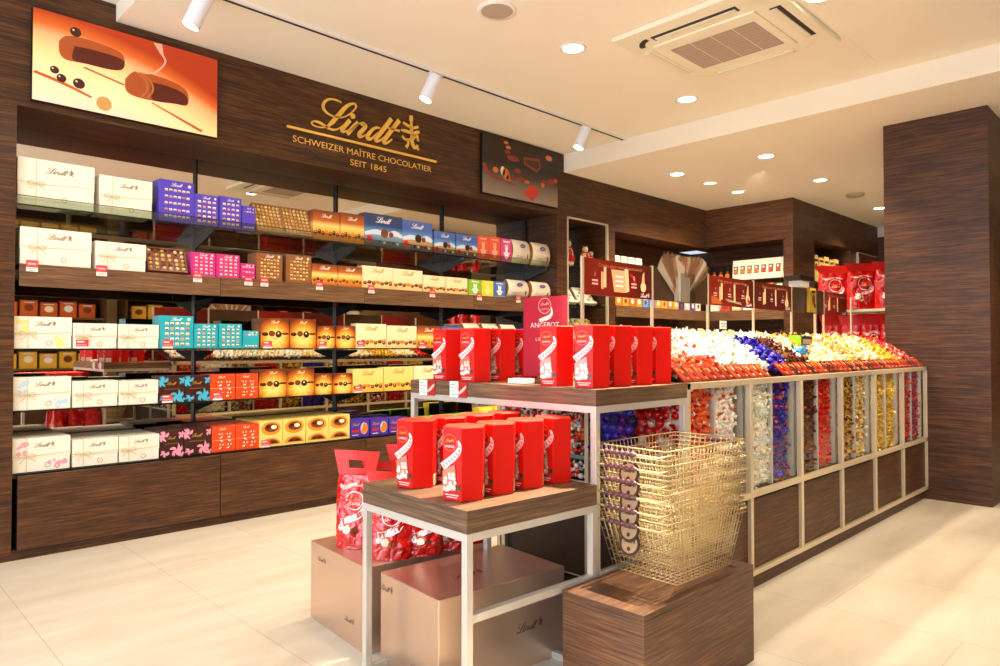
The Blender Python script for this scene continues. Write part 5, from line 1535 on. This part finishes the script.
def make_basket(lab, group):
    t = thing('shopping_basket', lab, 'basket', (0, 0, 0), 0, group)
    m = MB()
    wr = .0014

    def ringz(v):
        l = FL + (BL - FL) * v; w_ = FW + (BW - FW) * v
        return [(-l / 2, -w_ / 2, BH * v), (l / 2, -w_ / 2, BH * v), (l / 2, w_ / 2, BH * v), (-l / 2, w_ / 2, BH * v)]
    for k, v in enumerate((0.01, .16, .34, .52, .70, .86)):
        m.tube(ringz(v), wr, BASKET, 4, True)
    for i in range(23):
        u = -.5 + i / 22
        for s in (-1, 1):
            m.tube([(u * FL, s * FW / 2, 0), (u * BL, s * BW / 2, BH)], wr, BASKET, 4)
    for i in range(14):
        u = -.5 + i / 13
        for s in (-1, 1):
            m.tube([(s * FL / 2, u * FW, 0), (s * BL / 2, u * BW, BH)], wr, BASKET, 4)
        m.tube([(-FL / 2, u * FW, 0.001), (FL / 2, u * FW, 0.001)], wr, BASKET, 4)
    for i in range(12):
        u = -.5 + i / 11
        m.tube([(u * FL, -FW / 2, 0.003), (u * FL, FW / 2, 0.003)], wr, BASKET, 4)
    m.build('wire_mesh', t)
    m = MB(); r4 = ringz(1); m.tube(r4, .003, BASKET, 6, True); r3 = [(x * 1.012, y * 1.015, z - .03) for x, y, z in ringz(.99)]; m.tube(r3, .0022, BASKET, 6, True); m.build('rim', t)
    for s in (-1, 1):
        m = MB()
        z = BH - .015
        xe = s * (BL / 2 + .03)
        m.tube([(s * BL * .42, -BW / 2 - .004, z), (s * BL / 2, -BW / 2 - .006, z), (xe, -BW / 2 + .01, z - .004), (xe, BW / 2 - .01, z - .004), (s * BL / 2, BW / 2 + .006, z), (s * BL * .42, BW / 2 + .004, z)], .0032, BASKET, 6)
        h = m.build('handle', t)
        g = MB()
        n = 26
        pr = []
        for q in range(n + 1):
            pr.append(((.0088 + .002 * math.sin(q * 2 * PI / 4.3)) if 0 < q < n else .004, -.075 + .15 * q / n))
        g.lathe(pr, GRIP, 10, Matrix.Translation((xe, .045 * s * -1 if s > 0 else .02, z - .004)) @ Matrix.Rotation(R(90), 4, 'X'))
        g.build('grip', h)
    m = MB()
    Fb = face(-BL / 2 - .004, .0, BH * .60, R(-90)) @ Matrix.Rotation(R(-14), 4, 'X')
    m.ring(0, 0, .036, .045, mat('badge_brown', (70, 36, 20), .4), Fb, .003, 24)
    m.disc(0, 0, .037, mat('badge_face', (186, 152, 112), .35, .2), Fb, .002, 24)
    logo(m, mat('badge_brown', (70, 36, 20), .4), Fb, .05, 0, .008, .003, fat=1.6); m.disc(0, -.02, .008, mat('badge_brown', (70, 36, 20), .4), Fb, .003, 8)
    m.cyl((0, 0, -.002), (0, 0, .001), .045, mat('badge_brown', (70, 36, 20), .4), n=24, M=Fb)
    m.build('badge', t)
    return t


GBK = 'stacked wire shopping baskets'
bk0 = make_basket('brass wire shopping basket at the bottom of the stack', GBK)
bk0.location = (2.447, 1.513, .381); bk0.rotation_euler = (0, 0, R(-2.5))
for i in range(1, 6):
    copy_thing(bk0, (2.447 + rnd.uniform(-.003, .003), 1.513 + rnd.uniform(-.002, .002), .381 + .052 * i), R(-2.5 + rnd.uniform(-.15, .15)), 'brass wire shopping basket, ' + ['second from the bottom of the stack', 'third from the bottom of the stack', 'third from the top of the stack', 'second from the top of the stack', 'topmost of the stack'][i - 1], GBK)

# ------------------------------------------------------------------ rack of large red bags between the island and the pillar
t = thing('bag_rack', 'steel frame rack with glass shelf holding large red bags beside the pillar', 'rack', (7.30, 2.05, 0), 0)
m = MB()
for x in (0, .62):
    for y in (0, .78):
        m.box(x, x + .025, y, y + .025, 0, 1.62, CHAMP)
for x in (0, .62):
    m.box(x, x + .025, 0, .805, 1.595, 1.62, CHAMP); m.box(x, x + .025, 0, .805, .9, .92, CHAMP)
for y in (0, .78):
    m.box(0, .645, y, y + .025, 1.595, 1.62, CHAMP); m.box(0, .645, y, y + .025, .9, .92, CHAMP)
m.build('frame', t)
m = MB(); m.box(.02, .625, .02, .785, 1.60, 1.612, SHELFGLASS); m.build('glass_shelf', t)
m = MB(); m.box(.02, .625, .02, .785, .905, .915, WALLWOOD); m.build('lower_shelf', t)
GR_ = 'large red bags on the steel rack'
bigbag = make_bag(.30, .46, .15, 9, False, 'large red bag on top of the steel rack, nearest the wooden sign', group=GR_)
bigbag.location = (7.42, 2.70, 1.622); bigbag.rotation_euler = (0, 0, R(-52))
for x, y, z, rz, lab in ((7.40, 2.42, 1.622, -48, 'large red bag on top of the steel rack, middle one'), (7.42, 2.16, 1.622, -60, 'large red bag on top of the steel rack, beside the dark pillar'),
                         (7.43, 2.72, .93, -60, 'tall red bag on the lower rack shelf, farthest from the pillar'), (7.43, 2.53, .93, -70, 'tall red bag on the lower rack shelf, second from the far side'), (7.43, 2.34, .93, -60, 'tall red bag on the lower rack shelf, second from the pillar'), (7.43, 2.16, .93, -64, 'tall red bag on the lower rack shelf, next to the pillar')):
    o = copy_thing(bigbag, (x, y, z), R(rz), lab, GR_)
    if z < 1:
        o.scale = (.72, .9, 1.42)

# ------------------------------------------------------------------ framed niche with figures
t = thing('niche_surround', 'thin pale metal frame around the narrow niche', 'surround', (5.885, YW, 0))
m = MB(); m.box(-.015, .0, -.012, .02, 0, 2.68, mat('pale_frame', (214, 196, 166), .4, .3)); m.box(.705, .72, -.012, .02, 0, 2.68, mat('pale_frame', (214, 196, 166), .4, .3)); m.box(-.015, .72, -.012, .02, 2.665, 2.68, mat('pale_frame', (214, 196, 166), .4, .3)); m.build('profile', t)
m = MB(); m.box(5.87, 6.62, 5.385, 5.40, .4, 2.68, MIRROR); tag(m.build('niche_mirror'), 'narrow mirror at the back of the framed niche', 'mirror')
m = MB(); m.box(5.88, 6.61, 4.95, 5.38, 0, .5, WALLWOOD); tag(m.build('niche_cabinet'), 'low wooden cabinet at the foot of the framed niche', 'cabinet')
NZ = [(2.16, 'upper'), (1.74, 'middle'), (1.38, 'lower')]
for z, nm in NZ:
    m = MB(); m.box(5.88, 6.61, 4.96, 5.38, z - .012, z, SHELFGLASS); tag(m.build('niche_shelf'), f'{nm} glass shelf inside the framed niche', 'shelf', 'shelves in the framed niche')
m = MB(); m.box(6.36, 6.375, 5.36, 5.385, .5, 2.66, GREYMETAL); tag(m.build('niche_upright'), 'thin grey upright inside the framed niche', 'upright')


def figure(x, y, z, s, lab):
    t = thing('figurine', lab, 'figurine', (x, y, z), R(-30), 'figurines in the framed niche')
    rd = mat('figurine_red', (186, 30, 26), .35); sk = mat('figurine_cream', (236, 206, 160), .4)
    m = MB(); m.lathe([(.055 * s, 0), (.06 * s, .03 * s), (.058 * s, .09 * s), (.05 * s, .15 * s), (.03 * s, .19 * s)], sk, 14); m.box(-.05 * s, .05 * s, -.062 * s, -.03 * s, .04 * s, .1 * s, rd); m.build('body', t)
    m = MB(); m.ball((0, -.005 * s, .215 * s), .036 * s, sk, 12, 8); m.ball((0, -.035 * s, .2 * s), .016 * s, WHITEINK, 8, 6); m.ball((0, -.05 * s, .206 * s), .006 * s, CHOCO, 6, 5); m.build('head', t)
    m = MB(); m.ball((-.025 * s, 0, .25 * s), .016 * s, CHOCO2, 8, 6); m.ball((.025 * s, 0, .25 * s), .016 * s, CHOCO2, 8, 6); m.build('ears', t)
    m = MB(); m.ring(0, 0, .03 * s, .05 * s, rd, Matrix.Translation((0, 0, .182 * s)), 0, 16); m.ribbon([(0, .16 * s, .02 * s), (.01 * s, .12 * s, .03 * s), (0, .08 * s, .02 * s)], rd, face(0, -.06 * s, 0), .003, .004)
    m.cyl((0, 0, .172 * s), (0, 0, .186 * s), .045 * s, rd, n=14); m.build('scarf', t)


figure(6.06, 5.08, 2.161, 1.15, 'red and cream bear figurine nearest the pale frame edge')
figure(6.37, 5.08, 2.161, 1.0, 'red and cream bear figurine, middle of three in framed niche')
figure(6.53, 5.12, 2.161, .85, 'smallest red bear figurine at the far side of framed niche')
for (x, z, lab) in ((6.06, 1.741, 'white tilted tray of packs on the middle niche shelf, near side'), (6.42, 1.741, 'white tilted tray of packs on the middle niche shelf, far side'), (6.06, 1.381, 'cream tilted tray of gold sweets on the lower niche shelf, near side'), (6.42, 1.381, 'cream tilted tray of gold sweets on the lower niche shelf, far side')):
    t = thing('slanted_tray', lab, 'tray', (x, 5.08, z), 0, 'trays in the framed niche', rot=(R(-35), 0, 0))
    m = MB(); m.box(-.15, .15, -.012, .012, 0, .24, WHITEBOX); m.box(-.15, .15, -.035, -.012, 0, .03, WHITEBOX); m.build('tray', t)
    m = MB()
    for a in range(5):
        for b2 in range(4):
            if z > 1.5:
                m.rect(-.135 + a * .055, -.09 + a * .055, .05 + b2 * .045, .085 + b2 * .045, [CREAM, GREYINK, WHITEINK, PALE][(a * 3 + b2) % 4], face(0, -.0126, 0))
            else:
                m.ball((-.12 + a * .06, -.024, .055 + b2 * .045), .02, [GOLDINK, YELLOW, CREAM][(a + b2) % 3], 8, 5)
    m.build('packs', t)

# ------------------------------------------------------------------ far shelving
SH = [(6.76, 8.87, 4.95, 5.39)]
for z, nm in ((2.16, 'upper'), (1.24, 'lower')):
    m = MB(); m.box(6.76, 8.87, 4.97, 5.39, z - .015, z, GLASS); tag(m.build('far_shelf'), f'{nm} glass shelf in the wide far niche', 'shelf', 'shelves in the far niches')
    m = MB(); m.box(8.95, 9.39, 3.86, 4.97, z - .015, z, GLASS); tag(m.build('far_shelf'), f'{nm} glass shelf in the back niche of white bags', 'shelf', 'shelves in the far niches')
for (x0, x1, y0, y1, lab, ax) in ((6.76, 8.87, 4.935, 5.39, 'wooden edged shelf in the wide far niche', 'y'), (8.93, 9.39, 3.86, 4.93, 'wooden edged shelf in the back niche below the white bags', 'x')):
    t = thing('wooden_shelf', lab, 'shelf', (0, 0, 0))
    m = MB(); m.box(x0, x1, y0, y1, 1.71, 1.745, WALLWOOD); m.build('board', t)
    m = MB()
    if ax == 'y':
        m.box(x0, x1, y0 - .012, y0, 1.612, 1.745, SHELFWOOD)
    else:
        m.box(x0 - .012, x0, y0, y1, 1.612, 1.745, SHELFWOOD)
    m.build('fascia', t)
m = MB(); m.box(6.76, 8.87, 4.95, 5.39, 0, .5, WALLWOOD); tag(m.build('base_cabinet'), 'wooden base cabinet of the wide far niche', 'cabinet')
m = MB(); m.box(8.96, 9.39, 3.86, 4.97, 0, .5, WALLWOOD); tag(m.build('base_cabinet'), 'wooden base cabinet of the back niche', 'cabinet')
# white packets on the far upper shelf
for k in range(4):
    m = MB(); m.prism([(-.07, -.03), (.07, -.03), (.07, .03), (-.07, .03)], 0, .20, WHITEBOX, sc=.8); m.rect(-.04, .04, .03, .08, CREAM, face(0, -.031, 0))
    tag(m.build('white_packet', None, (6.93 + .155 * k, 5.06, 2.161), R(rnd.uniform(-6, 6))), 'white packet on the upper shelf of the wide far niche, ' + ['nearest the framed niche', 'second of four', 'third of four', 'farthest of four'][k], 'packet', 'white packets in the far niche')
# colourful small packs on the far wooden shelf
cols = [(240, 130, 40), (236, 150, 60), (230, 110, 30), (236, 140, 50), (90, 150, 220), (70, 130, 210), (240, 140, 50), (244, 160, 70), (238, 120, 40), (240, 150, 50), (40, 50, 130), (226, 190, 190), (90, 70, 150), (230, 226, 220)]
for k, c_ in enumerate(cols):
    m = MB(); bm = mat(f'far_pack_{k}', c_, .4); w_ = .125
    m.box(-w_ / 2, w_ / 2, -.04, .04, 0, .12 + .02 * (k % 3), bm); m.disc(0, .06, .03, [CREAM, CHOCO2, WHITEINK][k % 3], face(0, -.04, 0), .001, 9); m.rect(-.045, .045, .095, .108, CREAM, face(0, -.04, 0), .001)
    nm = 'orange' if c_[0] > 225 and c_[2] < 80 else 'blue' if c_[2] > 190 and c_[0] < 100 else 'dark blue' if c_[0] < 60 else 'violet' if c_[0] < 100 else 'pale'
    tag(m.build('small_pack', None, (6.86 + .142 * k, 5.0, 1.746), 0, .001), f'small {nm} pack on the far wooden shelf, {ORD[k] if k else "nearest"}' + (' from the framed niche' if k else ' to the framed niche'), 'pack', 'packs on the far wooden shelf')
# white stand-up bags and dark bags in the back niche
for k in range(8):
    y = 4.56 - .098 * k
    t = thing('stand_up_bag', 'white stand-up bag with picture label in the back niche, ' + (ORD[k] if k else 'nearest') + (' from the dark bags' if k else ' to the dark bags'), 'bag', (9.03, y, 2.161), R(-90), 'white bags in the back niche')
    m = MB(); m.prism([(-.046, -.03), (.046, -.03), (.046, .03), (-.046, .03)], 0, .03, WHITEBOX); m.add([(-.046, -.03, .03), (.046, -.03, .03), (.046, .03, .03), (-.046, .03, .03), (-.047, -.003, .27), (.047, -.003, .27), (.047, .003, .27), (-.047, .003, .27)], [(0, 1, 5, 4), (1, 2, 6, 5), (2, 3, 7, 6), (3, 0, 4, 7), (4, 5, 6, 7)], WHITEBOX); m.build('body', t)
    F = face(0, -.031, .03) @ Matrix.Rotation(R(-6.5), 4, 'X')
    m = MB(); m.rect(-.032, .032, .05, .16, mat('bag_label', (110, 84, 66), .4), F, .001); m.disc(0, .085, .024, ORANGE if k < 4 else mat('label_red', (196, 60, 44), .4), F, .002, 9); m.disc(-.004, .13, .016, WHITEINK if k % 2 else CREAM, F, .002, 8); m.build('picture_label', t)
for k in range(4):
    y = 4.98 - .098 * k
    t = thing('stand_up_bag', 'black stand-up bag with orange picture in the back niche, ' + ['farthest from the white bags', 'second from the corner', 'second from the white bags', 'next to the white bags'][k], 'bag', (9.03, y, 2.161), R(-90), 'black bags in the back niche')
    m = MB(); m.add([(-.044, -.03, 0), (.044, -.03, 0), (.044, .03, 0), (-.044, .03, 0), (-.045, -.003, .22), (.045, -.003, .22), (.045, .003, .22), (-.045, .003, .22)], [(0, 1, 5, 4), (1, 2, 6, 5), (2, 3, 7, 6), (3, 0, 4, 7), (4, 5, 6, 7), (3, 2, 1, 0)], BLACK); m.build('body', t)
    F = face(0, -.031, 0) @ Matrix.Rotation(R(-7), 4, 'X')
    m = MB(); m.disc(0, .07, .034, ORANGE if k else REDINK, F, .001, 10); m.disc(0, .12, .02, CHOCO2, F, .001, 8); m.build('picture_label', t)
for k in range(6):
    m = MB(); m.box(-.06, .06, -.05, .05, 0, .09, mat('back_pack_%d' % (k % 3), [(230, 226, 216), (206, 60, 50), (236, 200, 150)][k % 3], .4)); m.rect(-.045, .045, .03, .06, CHOCO2 if k % 2 else CREAM, face(0, -.05, 0), .001)
    tag(m.build('small_pack', None, (9.0, 4.85 - .16 * k, 1.746), R(-90), .001), f'small low pack on the back wooden shelf, {ORD[k] if k else "nearest"}' + (' from the corner' if k else ' to the corner'), 'pack', 'packs on the back wooden shelf')
for k in range(7):
    m = MB(); m.box(-.06, .06, -.05, .05, 0, .17, WHITEBOX); m.rect(-.04, .04, .05, .12, [mat('bag_label', (110, 84, 66), .4), REDINK, CHOCO2][k % 3], face(0, -.05, 0), .001)
    tag(m.build('carton_pack', None, (9.02, 4.80 - .14 * k, 1.241), R(-90), .001), f'white carton on the lower back shelf, {ORD[k] if k else "nearest"}' + (' from the corner' if k else ' to the corner'), 'carton', 'cartons on the lower back shelf')
for k in range(6):
    m = MB(); m.box(-.05, .05, -.04, .04, 0, .06, mat('flat_pack_%d' % (k % 3), [(206, 196, 60), (226, 120, 40), (70, 90, 60)][k % 3], .4)); m.rect(-.04, .04, .015, .04, CREAM, face(0, -.04, 0), .001)
    tag(m.build('flat_pack', None, (9.0 - .02, 4.58 - .13 * k, 2.03 + .0), R(-90)), f'small flat pack hung below the white bags, {ORD[k] if k else "nearest"}' + (' from the dark bags' if k else ' to the dark bags'), 'pack', 'flat packs below the white bags')
m = MB(); m.box(8.955, 9.06, 3.87, 4.70, 2.02, 2.03, SHELFWOOD); tag(m.build('narrow_ledge'), 'narrow ledge under the white bags in the back niche', 'ledge')
# niche with yellow packs, and the small brown sign
for k in range(6):
    m = MB(); m.prism([(-.09, -.04), (.09, -.04), (.09, .04), (-.09, .04)], 0, .34 + .03 * (k % 2), mat('cream_yellow_pack', (226, 186, 110), .4), sc=.86)
    m.disc(0, .2, .05, CHOCO2, face(0, -.038, 0), .002, 10); m.rect(-.06, .06, .28, .31, CHOCO, face(0, -.038, 0), .002)
    tag(m.build('yellow_pack', None, (9.72 + .19 * k, 3.87, 2.16), R(rnd.uniform(-5, 5))), f'yellow pack with brown print in the small square niche, {ORD[k] if k else "nearest"}' + (' from its near edge' if k else ' to its near edge'), 'pack', 'yellow packs in the square niche')
m = MB(); m.box(9.58, 10.88, 3.81, 4.19, 2.13, 2.155, WALLWOOD); tag(m.build('niche_shelf'), 'wooden shelf with yellow packs in the small square niche', 'shelf')
t = thing('wall_sign', 'small brown wall sign with gold wordmark above the red bags', 'sign', (11.15, 3.72, 1.7))
m = MB(); m.box(0, .79, -.03, 0, 0, .96, mat('brown_sign', (110, 52, 28), .4)); m.box(-.02, 0, -.035, 0, -.01, .97, STEEL); m.box(0, .79, -.035, 0, .955, .97, STEEL); pn = m.build('panel', t)
m = MB(); logo(m, GOLD, face(.40, -.031, .5), .5, 0, 0, .004, sub=2); m.rect(-.25, .25, -.14, -.12, GOLDINK, face(.4, -.031, .5), .004); m.build('gold_wordmark', pn)

# ------------------------------------------------------------------ shelving across the shop, seen in the mirror
YR = -2.9
for x0, x1 in ((1.4, 3.6), (3.9, 6.1), (6.4, 8.6)):
    nm = {1.4: 'nearest the shop front', 3.9: 'in the middle', 6.4: 'farthest inside'}[x0]
    t = thing('wall_shelving', f'dark wooden wall shelving on the opposite wall, {nm}', 'shelving', (x0, YR, 0))
    W = x1 - x0
    m = MB(); m.box(0, W, -.08, -.05, 0, 2.7, WALLWOOD); m.box(0, .04, -.05, .4, 0, 2.7, WALLWOOD); m.box(W - .04, W, -.05, .4, 0, 2.7, WALLWOOD); m.box(0, W, -.05, .42, 2.4, 3.1, WALLWOOD); m.build('carcass', t)
    m = MB(); m.box(.04, W - .04, -.05, .38, 0, .5, WALLWOOD); m.build('base', t)
    for z in (.9, 1.32, 1.74, 2.12):
        m = MB(); m.box(.04, W - .04, -.05, .36, z - .03, z, SHELFWOOD); m.build('shelf', t)
    rows = [('red bag', (196, 24, 20)), ('yellow box', (236, 180, 60)), ('red box', (180, 34, 26)), ('orange box', (206, 96, 40))]
    for q, z in enumerate((.9, 1.32, 1.74, 2.12)):
        nm2, c_ = rows[(q + int(x0)) % 4]
        n = 7
        for k in range(n):
            m = MB(); w_ = (W - .2) / n * .42; h_ = .24 + .03 * ((k + q) % 2)
            m.prism([(-w_, -.06), (w_, -.06), (w_, .06), (-w_, .06)], 0, h_, mat('opposite_' + nm2.replace(' ', '_'), c_, .35), sc=.9 if 'bag' in nm2 else 1.)
            m.disc(0, h_ * .55, w_ * .55, [CREAM, WHITEINK, CHOCO2][(k + q) % 3], face(0, .062, 0, PI), .001, 10, h_ * .22); m.rect(-w_ * .6, w_ * .6, h_ * .84, h_ * .9, WHITEINK, face(0, .062, 0, PI), .001)
            nmx = {1.4: 'near the shop front', 3.9: 'middle shelving', 6.4: 'far inside'}[x0]
            tag(m.build(nm2.replace(' ', '_'), None, (x0 + .12 + (W - .24) * (k + .5) / n, YR + .2, z + .001)), f'{nm2} seen in the mirror, opposite wall, {nmx}, {["lowest", "second", "third", "topmost"][q]} shelf, {ORD[k] if k else "first"}', nm2.split()[1], f'{nm2} row on the opposite wall')

# ------------------------------------------------------------------ light
def spot(x, y, z, tx, ty, tz, e, ang, blend=.5, size=.05, col=(1, .86, .68)):
    d = bpy.data.lights.new('downlight_beam', 'SPOT'); d.energy = e; d.spot_size = R(ang); d.spot_blend = blend; d.shadow_soft_size = size; d.color = col
    o = bpy.data.objects.new('downlight_beam', d); C.objects.link(o); o.location = (x, y, z)
    o.rotation_euler = (Vector((tx, ty, tz)) - Vector((x, y, z))).to_track_quat('-Z', 'Y').to_euler()
    return o


def area(x, y, z, rot, sx, sy, e, col=(1, .86, .68)):
    d = bpy.data.lights.new('area_light', 'AREA'); d.shape = 'RECTANGLE'; d.size = sx; d.size_y = sy; d.energy = e; d.color = col
    o = bpy.data.objects.new('area_light', d); C.objects.link(o); o.location = (x, y, z); o.rotation_euler = rot
    return o


WARM = (1, .84, .62)
for i, (x, y, z, _) in enumerate(DL):
    if i in (5, 6):
        spot(x, y, z - .02, x, y + .5, 1.2, 130, 120, .7, .05, WARM)
        continue
    spot(x, y, z - .02, x, y, 0, 140 if y > 2.8 and i < 3 else 105, 125, .6, .05, WARM)
for x, y, e in ((2.3, 3.1, 75), (.6, 3.1, 40), (1.0, 1.62, 45), (9.6, 2.4, 120), (8.2, .6, 95), (5.2, -.8, 36), (2.6, -.8, 32), (.5, -1.4, 50)):
    spot(x, y, 3.13 if x > 5.8 else 3.33, x, y, 0, e, 125, .6, .05, WARM)
# added fill spots without fittings, brightening the glass bins and the shelving opposite
for x in (3.2, 4.6, 6.0):
    spot(x, -.35, 3.13 if x > 5.8 else 3.33, x + .25, 1.66, 1.05, 215, 46, .8, .05, WARM)
for x in (2.5, 5.0, 7.5):
    spot(x, -1.7, 3.13 if x > 5.8 else 3.33, x, -2.8, 1.5, 75, 100, .7, .05, WARM)
# added spots over the island, no fittings there; strong spot over the display tables
for x in (3.4, 5.2):
    spot(x, 2.3, 3.33, x - (.3 if x > 5 else 0), 2.2, 0, 105, 95, .5, .05, WARM)
spot(6.1, 2.3, 3.13, 6.0, 2.2, 0, 100, 95, .5, .05, WARM)
spot(2.86, 1.75, 3.33, 2.06, 1.70, .75, 1700, 29, .5, .04, (1, .86, .66))
# added fill spots lifting the sign row and the back niches
for x, tx, ty in ((4.0, 3.8, 2.25), (5.6, 5.4, 2.25)):
    spot(x, .9, 3.33, tx, ty, 1.6, 90, 60, .8, .05, WARM)
spot(7.3, 3.4, 3.13, 9.0, 4.4, 2.0, 120, 80, .8, .05, WARM)
# track heads washing the tall shelves, with extra spots added beside them
for x in (1.53, 3.27, 5.1, .9, 2.4, 4.2):
    spot(x, 4.02, 3.08, x + .2, 4.85, .9, 30, 95, .9, .05, (1, .88, .70))
# daylight through the shop window
area(-2.40, 1.0, 1.6, (0, R(-90), 0), 2.6, 6.5, 260, (.78, .87, 1.))
# pale blue ambient background around the room
wd = bpy.data.worlds.new('day'); C_ = bpy.context.scene; C_.world = wd; wd.use_nodes = True
wd.node_tree.nodes['Background'].inputs[0].default_value = (.75, .85, 1, 1); wd.node_tree.nodes['Background'].inputs[1].default_value = .8

# ------------------------------------------------------------------ camera
cam = bpy.data.cameras.new('camera'); co = bpy.data.objects.new('camera', cam); C.objects.link(co)
cam.sensor_width = 36; cam.lens = 700 / 1000 * 36; cam.clip_start = .05
co.location = (0, 0, 1.25)
A_, PT = R(45.5), R(1.146)
fw = Vector((math.cos(A_) * math.cos(PT), math.sin(A_) * math.cos(PT), math.sin(PT)))
co.rotation_euler = fw.to_track_quat('-Z', 'Y').to_euler()
sc = bpy.context.scene
sc.camera = co
sc.view_settings.view_transform = 'Standard'; sc.view_settings.look = 'None'; sc.view_settings.exposure = .22; sc.view_settings.gamma = 1
sc.view_settings.use_curve_mapping = False
sc.cycles.max_bounces = 8; sc.cycles.transparent_max_bounces = 24; sc.cycles.diffuse_bounces = 4; sc.cycles.glossy_bounces = 5
sc.cycles.use_denoising = True
sc.cycles.caustics_reflective = False; sc.cycles.caustics_refractive = False
sc.cycles.sample_clamp_indirect = 6
